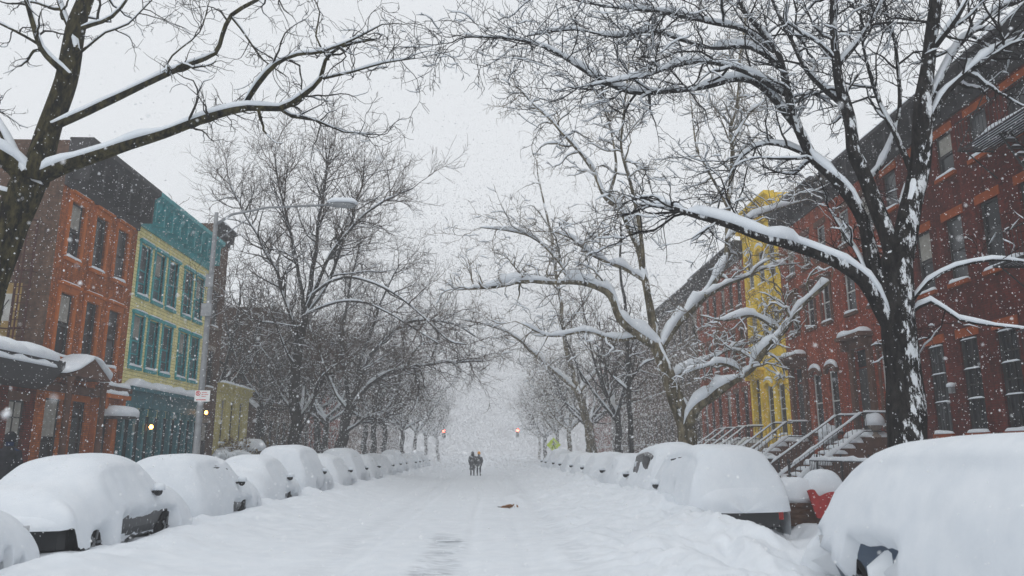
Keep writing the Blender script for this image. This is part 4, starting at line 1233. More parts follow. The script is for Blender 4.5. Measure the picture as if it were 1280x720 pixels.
def car(label, x0, x1, y0, y1, P, paint, snow_t, z=-.18, group='parked cars buried in snow', edge=.42, nsq=3.0, seed=0, rag=.09, bulge=.20, edge_far=None, kind='car', wind_smooth=.055, dil=.055, back_edge=None, tail=False, bare=(), flare=0.0, inset=.06, mirror=True, strip=None, hole=None, clear_paint=None):
    """one parked car, rear towards -Y: body, wheels, windows, lights and the snow on it"""
    W = x1 - x0; L = y1 - y0; hw = W / 2
    cx = (x0 + x1) / 2
    root = thing('parked_' + ('van' if kind == 'van' else 'car'), label, kind, (cx, y0, z), group)
    ts = np.unique(np.concatenate([np.linspace(0, 1, 28), [p[0] for p in P]]))
    m = MB(); V = []; k = 12
    for t in ts:
        zt = float(prof(P, t)); pl = (1 - abs(2 * t - 1) ** 7 * .22)
        w = hw * pl; belt = min(.95, zt - .02); e = min(1, abs(min(t, 1 - t)) / .03)
        bot = .24 + .14 * (1 - e)
        half = [(w * .90, bot), (w * .985, .42), (w, .66), (w * .95, belt)]
        if zt > 1.1: half += [(w * .80, zt - .10), (w * .64, zt)]
        else: half += [(w * .90, max(belt, zt - .01)), (w * .8, zt)]
        for a, b_ in half: V.append((a, t * L, b_))
        for a, b_ in half[::-1]: V.append((-a, t * L, b_))
    fs = []; n = len(ts)
    for i in range(n - 1):
        for j in range(k):
            j2 = (j + 1) % k; fs.append((i * k + j, i * k + j2, (i + 1) * k + j2, (i + 1) * k + j))
    fs.append(tuple(range(k))); fs.append(tuple((n - 1) * k + j for j in range(k)))
    m.add(V, fs)
    m.build('body', paint, root, False)
    bp = MB()
    bp.prism([(-hw * .9, -.06), (hw * .9, -.06), (hw * .97, .05), (-hw * .97, .05)], 2, .30, .58)
    bp.build('rear_bumper', clear_paint or paint, root)
    # glasshouse panes, just proud of the body
    a0 = next(p[0] for p in P if p[1] > 1.3); a1 = [p[0] for p in P if p[1] > 1.3][-1]
    for sx in (-1, 1):
        g = MB(); V = []
        tt = np.linspace(a0 + .02, a1 - .01, 8)
        for t in tt:
            zt = float(prof(P, t)); V.append((sx * (hw * .953 + .006), t * L, .99)); V.append((sx * (hw * .82 + .008), t * L, zt - .13))
        g.add(V, [(2 * i, 2 * i + 2, 2 * i + 3, 2 * i + 1) for i in range(7)]); g.build('side_window', GLASS, root)
        mr = MB(); mr.lathe([(.02, -.05), (.06, -.045), (.085, .0), (.06, .06), (.02, .08)], (sx * (hw + .16), (a1 + .035) * L, 1.0), 'y', 10)
        mr.bar((sx * (hw - .05), (a1 + .035) * L, .98), (sx * (hw + .14), (a1 + .035) * L, 1.0), .025)
        ms = MB(); ms.dome((sx * (hw + .16), (a1 + .04) * L, 1.045), (.11, .10, .10), 3, .15, 10, 5)
        if mirror: mro = mr.build('wing_mirror', clear_paint or RUBBER, root, True); ms.build('mirror_snow', SNOW_SOFT, mro, True)
        if tail:
            tl = MB(); tz = (.44, .74) if kind == 'van' else (.62, .92)
            tl.box(sx * hw * .95 - .10, sx * hw * .95 + .06, -.045, .10, *tz); tl.build('tail_light', LENS_RED, root)
        hlm = MB(); hlm.box(sx * hw * .8 - .16, sx * hw * .8 + .14, L - .2, L + .02, .62, .76); hlm.build('headlight', LENS_CLEAR, root)
        for t in (.19, .80):
            w = MB(); c = (sx * (hw - .10), t * L, .31)
            w.lathe([(.20, -.10), (.29, -.10), (.325, -.06), (.325, .06), (.29, .115), (.20, .115)], c, 'x', 22)
            wo = w.build('wheel', RUBBER, root, True)
            rm = MB(); q = .09 * sx
            rm.lathe([(.03, q + .03 * sx), (.06, q + .02 * sx), (.19, q), (.2, q - .03 * sx)], c, 'x', 18)
            for a in range(5):
                an = a * 2 * math.pi / 5
                rm.bar((c[0] + q + .035 * sx, c[1] + .05 * math.cos(an), c[2] + .05 * math.sin(an)), (c[0] + q + .03 * sx, c[1] + .19 * math.cos(an), c[2] + .19 * math.sin(an)), .022, 5)
            rm.build('rim', RIM, wo)
    # the snow: a smoothed, thickened shell of the car
    nu, nv = 78, 40
    tt = np.linspace(-.045, 1.045, nu)
    fine = np.linspace(-.2, 1.2, 281)
    pz = np.where((fine < 0) | (fine > 1), .55, prof(P, np.clip(fine, 0, 1)))
    pz = np.max([np.interp(fine + d, fine, pz) for d in np.linspace(-dil, dil, 13)], axis=0)
    ker = np.exp(-(np.linspace(-.2, .2, 81) / wind_smooth) ** 2); ker /= ker.sum()
    pz = np.convolve(np.pad(pz, 40, 'edge'), ker, 'valid')
    V = []
    for i, t in enumerate(tt):
        q = np.clip(1 - abs((2 * t - 1) / 1.09) ** 14, 0, 1) ** .5
        zt = float(np.interp(t, fine, pz)) + snow_t * (.6 + .4 * q)
        zt = .62 + (zt - .62) * (.80 + .20 * q)
        w = (hw + bulge) * (.88 + .12 * q)
        for j in range(nv + 1):
            th = math.pi * j / nv
            cc, ss = math.cos(th), math.sin(th)
            sx = 1 if cc > 0 else -1
            ed = edge if (edge_far is None or sx * (1 if cx < 0 else -1) > 0) else edge_far
            endf = min(1, max(0, 1 - min(t, 1 - t) / .03))
            if back_edge is not None and t < .5: ed = ed + (back_edge - ed) * endf
            ze = ed + rag * (float(vnoise(t * L * 3.1 + seed, sx * 3 + seed, 3)) + .5 * float(vnoise(t * L * 8 + seed, sx * 5 + seed, 13)) + .5 * float(vnoise(t * L * 21 + seed, sx * 5 + seed, 15)))
            if hole:                                  # a bite where the snow has slid off
                h0, h1, hz_, hs = hole
                if sx == hs: ze += hz_ * float(sstep(h0 - .05, h0 + .03, t) * (1 - sstep(h1 - .03, h1 + .05, t)))
            x = w * sx * abs(cc) ** (2 / nsq)
            zz = ze + (zt - ze) * abs(ss) ** (2 / nsq)
            hfrac = (zz - ze) / max(zt - ze, .1)
            x *= 1 - .13 * hfrac ** 1.6
            low = float(fbm(t * L * .55 + seed * 3, x * .9 + zz * .8, 50 + seed, 3))
            x += sx * low * .10 * (1 - abs(ss) ** 3); zz += low * .09 * abs(ss)
            bz = float(prof(P, min(max(t, 0), 1)))
            gh = float(sstep(1.05, 1.3, bz)) * (1 - endf)
            x -= sx * gh * (inset * float(sstep(.80, 1.12, zz)) - .09 * float(sstep(zt - .34, zt - .14, zz)))
            x += sx * flare * (1 - hfrac) ** 2.2
            for b0, b1, c0, c1, bs, thr in bare:      # scoured clean: the shell thins away into the body
                if bs == sx:
                    bm_ = float(sstep(b0 - .02, b0 + .03, t) * (1 - sstep(b1 - .03, b1 + .02, t)) * sstep(c0 - .04, c0 + .05, zz) * (1 - sstep(c1 - .06, c1 + .05, zz)))
                    bm_ *= float(sstep(thr - .06, thr + .06, .5 + fbm(t * L * 2.6 + seed, zz * 2.2 + seed, 90, 4) * .8))
                    tgt = hw * (1 - abs(2 * min(max(t, 0), 1) - 1) ** 7 * .22) - .07 - (.16 if zz > .98 else 0)
                    if abs(x) > tgt: x -= sx * bm_ * (abs(x) - tgt)
            yy = t * L + (float(vnoise(x * 1.6 + seed, zz * 1.8, 71)) * .10 if endf > 0 else 0)
            V.append((x, yy, zz))
    kk = nv + 1; fs = []
    for i in range(nu - 1):
        for j in range(nv): fs.append((i * kk + j, i * kk + j + 1, (i + 1) * kk + j + 1, (i + 1) * kk + j))
    # rounded closing of both ends, drawn in toward a slightly bulged centre line
    V = np.array(V)
    if strip:            # the edge of a window frame standing clear of the snow
        pts = []
        for i in range(nu):
            if strip[0] <= tt[i] <= strip[1]:
                row = V[i * kk:(i + 1) * kk]; row = row[row[:, 0] < 0]
                pts.append(row[np.argmin(abs(row[:, 2] - strip[2]))] * (1, 1, 0) + (0, 0, strip[2]))
        st = MB(); pts = np.array(pts); pts[:, 0] = np.linspace(pts[0, 0], pts[-1, 0], len(pts)) + .004
        for a, b_ in zip(pts[:-1], pts[1:]):
            st.add([(a[0] - .012, a[1], a[2] - .022), (b_[0] - .012, b_[1], b_[2] - .022), (b_[0] - .012, b_[1], b_[2] + .02), (a[0] - .012, a[1], a[2] + .02),
                    (a[0] + .1, a[1], a[2] - .03), (b_[0] + .1, b_[1], b_[2] - .03), (b_[0] + .1, b_[1], b_[2] + .03), (a[0] + .1, a[1], a[2] + .03)],
                   [(0, 1, 2, 3), (0, 4, 5, 1), (3, 2, 6, 7), (0, 3, 7, 4), (1, 5, 6, 2)])
        st.build('window_frame', clear_paint, root)
    s = MB(); s.add(V, fs)
    for i, sgn in ((0, -1), (nu - 1, 1)):
        ring = V[i * kk:(i + 1) * kk]; prev = ring; off = s.n; rows = [ring]
        c0 = np.array([0, 0, ring[:, 2].min()])
        for f_, d_ in ((.86, .07), (.6, .115), (.3, .13), (.02, .135)):
            rr = ring.copy(); rr[:, 0] = ring[:, 0] * f_
            rr[:, 2] = ring[:, 2].min() + (ring[:, 2] - ring[:, 2].min()) * (f_ if f_ < .5 else f_)
            rr[:, 1] = ring[:, 1] + sgn * d_
            rows.append(rr)
        VV = np.concatenate(rows); ff = []
        for a in range(len(rows) - 1):
            for j in range(kk - 1): ff.append((a * kk + j, a * kk + j + 1, (a + 1) * kk + j + 1, (a + 1) * kk + j))
        s.add(VV, ff)
    so = s.build('snow_cover', SNOW_SOFT, root, True)
    return root


DK = plastered('dark_paint_plastered', (.018, .019, .022), .5)
DK2 = plastered('dark_paint_streaked', (.016, .017, .02), .30)
GY = plastered('grey_paint_plastered', (.09, .095, .10), .7)
BLUE = plastered('blue_paint_plastered', (.020, .045, .085), .22)
CLEAN_DK = plain('black_bumper', (.014, .014, .016), .4)
CLEAN_BL = plain('navy_paint', (.018, .04, .075), .35)

LX0, LX1 = -8.0, -6.2
car('snow-covered car cut by the bottom of the picture, black bumper corner showing', LX0, LX1, 6.4, 11.0, SEDAN, DK, .20, edge=.26, seed=1, clear_paint=CLEAN_DK, bare=((.3, .98, .1, .5, 1, .42),))
car('rounded snow-covered saloon with wing mirror and streaked dark door showing, below the orange house', LX0, LX1, 11.9, 16.3, SEDAN, DK2, .22, z=-.14, edge=.26, seed=2, clear_paint=CLEAN_DK, back_edge=.58, bare=((.33, .84, .18, .66, 1, .36), (.12, .25, .1, .5, 1, .3)))
car('snow-covered car with its front wheel showing, below the pale yellow house', LX0, LX1, 17.0, 21.2, HATCH, DK, .20, z=-.16, edge=.22, seed=3, bare=((.5, .93, .12, .56, 1, .36),))
car('low snow mound of a car just before the tall buried SUV', LX0, LX1 - .05, 21.9, 25.9, SEDAN, DK, .26, z=-.2, edge=.22, seed=4, bare=((.5, .93, .12, .6, 1, .42),))
car('tall buried SUV with a domed roof of snow in the line past the street lamp', LX0, LX1, 26.5, 31.0, SUVP, DK, .24, z=-.14, edge=.24, seed=5, bare=((.3, .93, .12, .6, 1, .42),))
lefts = [('small hatchback mound directly past the tall buried SUV', HATCH, 4.0), ('flat-backed snow mound second past the tall buried SUV', SUVP, 4.5), ('smooth low car mound under the arching tree', SEDAN, 4.3),
         ('rounded car mound past the arching tree, grey side showing', HATCH, 4.1), ('snow-heaped saloon mound level with the walking couple', SEDAN, 4.4), ('hazy high car mound beyond the walking couple', SUVP, 4.4),
         ('hazy low car mound before the last few parked cars', SEDAN, 4.4), ('faint car mound third from the end of the line', HATCH, 4.2), ('faint car mound second from the end of the line', SEDAN, 4.4), ('whitened last car of the long line', SUVP, 4.4)]
y = 31.8
for k, (lab, P, L) in enumerate(lefts):
    car(lab, LX0 - .05 * (k % 2), LX1 - .1 * (k % 3) + .1, y, y + L, P, (DK, GY, DK)[k % 3], .20 + .03 * (k % 3), z=-.2, edge=.20 + .06 * (k % 2), seed=6 + k, bare=((.1 + .05 * (k % 3), .9, .15, .6, 1, .46 + .06 * (k % 2)),))
    y += L + .75

RX0, RX1 = 4.45, 6.3
car('snow-buried car with blue bodywork showing low at its front, cut by picture edge', RX0, RX1 + .1, 5.0, 10.7, BLUEP, BLUE, .24, z=-.30, dil=.01, wind_smooth=.035, edge=.24, seed=21, nsq=3.1, rag=.07, bulge=.18, clear_paint=CLEAN_BL,
    bare=((.58, .985, .10, .84, -1, .45),), flare=.0, inset=0, mirror=False)
car('boxy van buried to its bumper in snow with one red tail light', RX0 - .22, RX1 - .28, 16.0, 20.6, VANP, DK2, .16, z=-.22, edge=.12, seed=22, nsq=3.8, rag=.05, kind='van', tail=True, clear_paint=CLEAN_DK, back_edge=.60, bulge=.2, bare=((.3, .36, .9, 1.3, -1, .6),))
rights = [('snow-buried SUV with a strip of dark window showing ahead of the van', SUVP, 4.6), ('smooth car mound ahead of the SUV with a dark window strip', SEDAN, 4.4), ('low car mound with a wing mirror poking out near the leaning tree', HATCH, 4.2),
          ('small rounded mound of a car past the leaning tree', SEDAN, 4.4), ('faint snow-smothered car before the warning sign', HATCH, 4.2), ('faint snow-smothered car level with the warning sign', SEDAN, 4.4),
          ('pale car mound after the warning sign', SUVP, 4.4), ('whitened car mound at the far end of the buried row', SEDAN, 4.3)]
y = 21.6
for k, (lab, P, L) in enumerate(rights):
    car(lab, RX0 + .05 * (k % 2), RX1, y, y + L, P, DK, .22, z=-.12, edge=.15 + .08 * (k % 2), seed=30 + k, nsq=2.9, bare=((.38, .62, 1.12, 1.45, -1, .30),) if k == 0 else ((.35, .6, .98, 1.2, -1, .45),) if k == 1 else ((.5, .9, .3, .7, -1, .62),))
    y += L + .8 + .9 * (k % 2)

# ------------------------------------------------------------------ street furniture
# lamp post with the no-parking sign
bx, by = -8.9, 24.0
bz = gz1(bx, by) - .1
lp = thing('street_lamp', 'tall galvanised street lamp with a long arm and snow on its head', 'street lamp', (bx, by, bz))
m = MB(); m.lathe([(.19, 0), (.18, .5), (.11, .56), (.095, 3), (.07, 8.6), (.06, 9.0)], (0, 0, 0), 'z', 14); m.build('pole', STEEL, lp, True)
hd = at(425, 256, by) - np.array((bx, by, bz))
m = MB(); m.tube([(0, 0, 8.6), (.5, 0, 8.95), (1.6, 0, hd[2] - .12), (hd[0] - .3, 0, hd[2])], [.05, .045, .04, .035], 8); m.bar((0, 0, 8.0), (1.3, 0, 9.02), .02); m.build('arm', STEEL, lp, True)
m = MB(); m.tube([(hd[0] - .35, 0, hd[2]), (hd[0] - .1, 0, hd[2] + .02), (hd[0] + .3, 0, hd[2]), (hd[0] + .5, 0, hd[2] - .03)], [.06, .12, .13, .05], 10)
m.bar((hd[0] + .05, 0, hd[2]), (hd[0] + .05, 0, hd[2] - .45), .015); h_ = m.build('lamp_head', STEEL, lp, True)
m = MB(); m.ridge((hd[0] - .42, 0, hd[2] + .08), (hd[0] + .58, 0, hd[2] + .06), .17, .16, 4, .1, .15); m.build('head_snow', SNOW, h_, True)
m = MB(); m.box(-.12, .12, -.14, -.1, 6.5, 6.9); m.box(-.16, .16, -.2, -.1, 5.55, 5.95); m.build('control_box', STEEL, lp)
sg = thing('parking_sign', 'small white no-parking sign with a red symbol strapped to the lamp post', 'sign', (bx, by - .14, bz))
c = at(253, 495, by - .14) - np.array((bx, by - .14, bz))
m = MB(); m.box(c[0] - .23, c[0] + .23, -.015, 0, c[2] - .17, c[2] + .17); m.build('plate', plain('sign_white', (.75, .75, .74), .5, var=.04), sg)
RED_S = plain('sign_red', (.55, .02, .02), .5, var=.05)


def ring(mb, cx, y, cz, r0, r1, n=20):
    V = []
    for k in range(n):
        a = 2 * math.pi * k / n
        for r in (r0, r1): V.append((cx + r * math.cos(a), y, cz + r * math.sin(a)))
    mb.add(V, [(2 * k, 2 * k + 1, (2 * k + 3) % (2 * n), (2 * k + 2) % (2 * n)) for k in range(n)])


m = MB(); u, v = c[0] - .13, c[2] + .08
ring(m, u, -.019, v, .052, .075)
m.add([(u - .05, -.02, v + .038), (u - .038, -.02, v + .05), (u + .05, -.02, v - .038), (u + .038, -.02, v - .05)], [(0, 1, 2, 3)])
m.box(u - .022, u - .008, -.019, -.017, v - .04, v + .04); m.box(u - .008, u + .022, -.019, -.017, v + .028, v + .04); m.box(u + .012, u + .022, -.019, -.017, v, v + .028); m.box(u - .008, u + .022, -.019, -.017, v - .004, v + .008)
m.box(c[0] - .18, c[0] + .12, -.019, -.017, c[2] - .13, c[2] - .105)
for k, w in enumerate((.16, .20, .13)): m.box(c[0] - .02, c[0] - .02 + w, -.019, -.017, c[2] + .10 - k * .06, c[2] + .115 - k * .06)
m.build('lettering', RED_S, sg)
m = MB(); m.bar((c[0] - .02, .01, c[2] - .1), (c[0] - .02, .05, c[2] - .1), .03); m.bar((c[0] - .02, .01, c[2] + .1), (c[0] - .02, .05, c[2] + .1), .03); m.build('bracket', STEEL, sg)

# warning sign far down the right pavement
by = 70.0
c = at(692, 556, by)
sg = thing('warning_sign', 'fluorescent yellow-green pedestrian crossing sign on a post down the street', 'sign', (c[0], by, gz1(c[0], by) - .1))
lz = c[2] - sg.location.z
m = MB(); m.bar((0, .03, 0), (0, .03, lz + .55), .04, 8); m.build('post', STEEL, sg)
YG = plain('fluorescent_yellow_green', (.62, .80, .02), .5, var=.04)
m = MB(); r = .66; m.prism([(-r, lz), (0, lz - r), (r, lz), (0, lz + r)], 1, -.03, -.01); m.build('plate', YG, sg)
m = MB()
m.lathe([(.005, -.035), (.075, -.034)], (0, 0, 0), 'y', 12)
for q in m.v: q[:, 2] += lz + .30
m.prism([(-.08, lz + .2), (.08, lz + .2), (.06, lz - .05), (-.06, lz - .05)], 1, -.036, -.032)
m.prism([(-.06, lz - .05), (.0, lz - .05), (-.12, lz - .36), (-.19, lz - .34)], 1, -.036, -.032)
m.prism([(.0, lz - .05), (.06, lz - .05), (.2, lz - .34), (.13, lz - .37)], 1, -.036, -.032)
m.prism([(.07, lz + .19), (.1, lz + .14), (.22, lz + .0), (.18, lz - .02)], 1, -.036, -.032)
m.prism([(-.07, lz + .19), (-.1, lz + .14), (-.2, lz + .02), (-.16, lz + .0)], 1, -.036, -.032)
m.build('walking_figure', plain('sign_black', (.03, .035, .02), .6), sg)

# two traffic signals at the far crossing
RED_L = emit('red_signal', (1.0, .07, .04), 30)
for pxx, pyy, Yd, side, lab in ((555, 539, 112.0, -1, 'traffic signal showing red on the pole by the long line of parked cars'), (647, 538, 112.0, 1, 'traffic signal showing red hung out from the pole near the warning sign side')):
    c = at(pxx, pyy, Yd)
    pole_x = -8.8 if side < 0 else 8.0
    ts_ = thing('traffic_signal', lab, 'traffic light', (pole_x, Yd, gz1(pole_x, Yd) - .1), 'traffic signals at the far crossing')
    z0 = ts_.location.z
    m = MB(); m.bar((0, 0, 0), (0, 0, 6.0), .10, 10); m.bar((0, 0, 5.6), (c[0] - pole_x, 0, c[2] - z0 + .6), .05, 8); m.build('pole', STEEL, ts_)
    X = c[0] - pole_x; Z = c[2] - z0
    m = MB(); m.box(X - .22, X + .22, -.02, .22, Z - 1.0, Z + .3)
    for k in range(3): m.lathe([(.21, -.22), (.21, -.02)], (X, 0, 0), 'y', 12)
    for a, q in enumerate(m.v[1:]): q[:, 2] += Z - .42 * a
    m.build('signal_head', plain('signal_dark', (.03, .035, .03), .6), ts_)
    for k in range(3):
        m = MB(); m.lathe([(.19, -.225), (.12, -.25), (.01, -.26)], (X, 0, 0), 'y', 14)
        for q in m.v: q[:, 2] += Z - .42 * k
        m.build('lens', RED_L if k == 0 else plain('unlit_lens', (.03, .04, .03), .3), ts_, True)

# planter box with the red heart
pc = at(1004, 640, 17.0)
pl = thing('planter_box', 'brown wooden planter heaped with snow on the pavement behind the red heart', 'planter', (7.05, 17.4, gz1(7.05, 17.4) - .15))
WOOD = plain('brown_boards', (.075, .04, .026), .8, var=.3, scale=5)
m = MB(); zt = at(1004, 629, 17.0)[2] - pl.location.z
m.box(-.75, 1.0, -.35, .45, 0, zt)
for k in range(4): m.box(-.77, 1.02, -.37, -.352, .04 + k * zt / 4, k * zt / 4 + zt / 4 - .01)
m.build('box', WOOD, pl)
m = MB(); m.dome((-.2, .05, zt - .01), (.56, .36, .55), 4, .12, 22, 9, 0); m.dome((.5, .05, zt - .01), (.48, .36, .72), 9, .10, 22, 9, 0); m.build('snow_cap', SNOW, pl, True)
ht = thing('heart_board', 'red painted heart-shaped board half clear of snow on the planter', 'sign', (7.3, 16.9, gz1(7.3, 16.9)))
hp_ = [(1009, 613), (1017, 612), (1024, 620), (1034, 616), (1046, 615), (1053, 622), (1052, 631), (1042, 639), (1024, 648), (1019, 641), (1014, 628)]
loc = np.array(ht.location)
pts = [at(a, b_, 16.9) - loc for a, b_ in hp_]
dense = spline([p for p in pts] + [pts[0]], .04)
m = MB(); m.prism([(p[0], p[2]) for p in dense[:-1]], 1, -.02, .03)
m.build('heart', plain('heart_red', (.33, .018, .016), .6, var=.25, scale=9), ht)
m = MB(); m.bar((pts[8][0] - .02, .02, -.25), (pts[8][0] - .02, .02, pts[8][2] + .08), .025); m.build('stake', WOOD, ht)

# yard fence by the stoops, with snow
def iron_fence(label, p, q, h, name='iron_fence', zoff=0.0):
    p = np.array((*p, 0.)); q = np.array((*q, 0.))
    z = gz1(p[0], p[1]) - .15
    o = thing(name, label, 'fence', (p[0], p[1], z))
    d = q - p; L = np.linalg.norm(d); m = MB(); n = int(L / .14)
    for k in range(n + 1): m.bar(d * k / n + (0, 0, 0), d * k / n + (0, 0, h), .012, 4)
    for zz in (.15, h - .12): m.bar((0, 0, zz), d + (0, 0, zz), .02, 5)
    for k in range(int(L / 2) + 1): m.bar(d * min(1, k * 2 / L), d * min(1, k * 2 / L) + np.array((0, 0, h + .12)), .035, 6)
    m.build('railing', IRON, o)
    s = MB(); s.ridge((0, 0, h - .1), d + (0, 0, h - .1), .06, .14, int(p[1]), .15, .45); s.build('railing_snow', SNOW, o, True)
    return o


iron_fence('black iron yard fence ending at the stoop with the curved railing', (12.4, 23.0), (12.4, 29.7), 1.05)
iron_fence('black iron yard fence between the two stoops of the red houses', (12.3, 32.6), (12.3, 37.5), 1.05)
iron_fence('black iron yard fence in front of the bright yellow house', (12.3, 40.0), (12.3, 43.8), 1.05)
iron_fence('snow-capped iron fence in front of the teal shopfront', (-14.2, 34.2), (-14.2, 39.0), 1.25)
iron_fence('snow-capped iron fence under the low brick building windows', (-14.4, 21.5), (-14.4, 27.0), 1.0)


def shrub(label, x, y, r, h, seed, leaf=None, snow=True):
    o = thing('shrub', label, 'shrub', (x, y, gz1(x, y) - .1))
    rg = np.random.default_rng(seed); m = MB(); lf = MB()
    for k in range(46):
        a = rg.uniform(0, 6.28); d = np.array((math.cos(a) * r * rg.uniform(.3, 1), math.sin(a) * r * rg.uniform(.3, 1), h * rg.uniform(.55, 1)))
        P = [np.zeros(3), d * .4 + (0, 0, .1), d * .75 + rg.normal(size=3) * .06, d + rg.normal(size=3) * .08]
        m.tube(P, [.02, .014, .01, .006], 4)
        if leaf:
            for q in range(26):
                c = d * rg.uniform(.4, 1.05) + rg.normal(size=3) * .14; u = rg.normal(size=3) * .06; v = rg.normal(size=3) * .05
                lf.add([c - u, c - v, c + u, c + v], [(0, 1, 2, 3)])
    m.build('stems', TWIG_BROWN, o)
    if leaf: lf.build('foliage', leaf, o)
    if snow:
        s = MB()
        for k in range(9):
            a = rg.uniform(0, 6.28); rr = r * rg.uniform(.0, .7)
            s.dome((math.cos(a) * rr, math.sin(a) * rr, h * rg.uniform(.55, .85)), (r * .38, r * .38, h * .2), seed + k, .25, 10, 5)
        s.build('snow_cap', SNOW, o, True)
    return o


LEAF = plain('autumn_leaf', (.16, .105, .02), .7, var=.5, scale=20)
shrub('shrub with yellowed leaves under the low pale yellow house', -14.4, 46.3, 1.5, 2.1, 4, LEAF)
shrub('snow-laden shrub by the snow-capped fence past the lamp post', -13.6, 42.0, 1.1, 1.5, 6, None)
shrub('snow-heaped shrub beside the stoop with the curved railing', 14.8, 33.2, .5, 2.3, 8, None)

# snow-capped shrub pot at the top of the stoop is part of the scene's clutter: a heaped urn
ur = thing('urn', 'stone urn heaped with snow at the top of the stoop', 'urn', (15.3, 30.1, 2.15))
m = MB(); m.lathe([(.2, 0), (.2, .06), (.08, .14), (.1, .24), (.26, .4), (.3, .55), (.28, .57)], (0, 0, 0), 'z', 16); m.build('bowl', GREYST, ur, True)
m = MB(); m.dome((0, 0, .56), (.36, .36, .4), 3, .15); m.build('snow_cap', SNOW, ur, True)


# ------------------------------------------------------------------ people
def skin_body(name, joints, edges, radii, mat, parent):
    me = bpy.data.meshes.new(name)
    me.from_pydata([tuple(j) for j in joints], edges, [])
    me.materials.append(mat)
    o = link(name, me, parent)
    md = o.modifiers.new('skin', 'SKIN')
    md.use_smooth_shade = True
    if not me.skin_vertices: me.skin_vertices.new()
    sk = me.skin_vertices[0].data
    for i, r in enumerate(radii):
        sk[i].radius = r if isinstance(r, tuple) else (r, r); sk[i].use_root = i == 0
    sb = o.modifiers.new('sub', 'SUBSURF'); sb.levels = 2; sb.render_levels = 2
    return o


def coat(mb, levels, nv=18, seed=0):
    """lofted garment: levels = (x, y, z, rx, ry)"""
    V = []; fs = []
    for i, (x, y, z, rx, ry) in enumerate(levels):
        for j in range(nv):
            t = 2 * math.pi * j / nv; k = 1 + .05 * math.sin(3 * t + i + seed)
            V.append((x + rx * k * math.cos(t), y + ry * k * math.sin(t), z))
    for i in range(len(levels) - 1):
        for j in range(nv): fs.append((i * nv + j, i * nv + (j + 1) % nv, (i + 1) * nv + (j + 1) % nv, (i + 1) * nv + j))
    fs.append(tuple(range(nv))[::-1]); fs.append(tuple((len(levels) - 1) * nv + j for j in range(nv)))
    return mb.add(V, fs)


SKIN = plain('skin', (.42, .25, .18), .6, var=.06)
COAT_D = plain('dark_coat', (.022, .022, .026), .9, var=.35, scale=14)
COAT_HAZED = plain('snowy_hazed_coat', (.09, .093, .10), .9, var=.8, scale=9)  # pale grey stands in for haze over the couple; mottling as snow specks
COAT_G = plain('charcoal_coat', (.04, .04, .045), .9, var=.35, scale=14)
TROUS = plain('dark_trousers', (.018, .02, .028), .9)
ORH = plain('orange_wool', (.85, .36, .02), .9)
NAVY = plain('navy_jeans', (.02, .035, .08), .9)


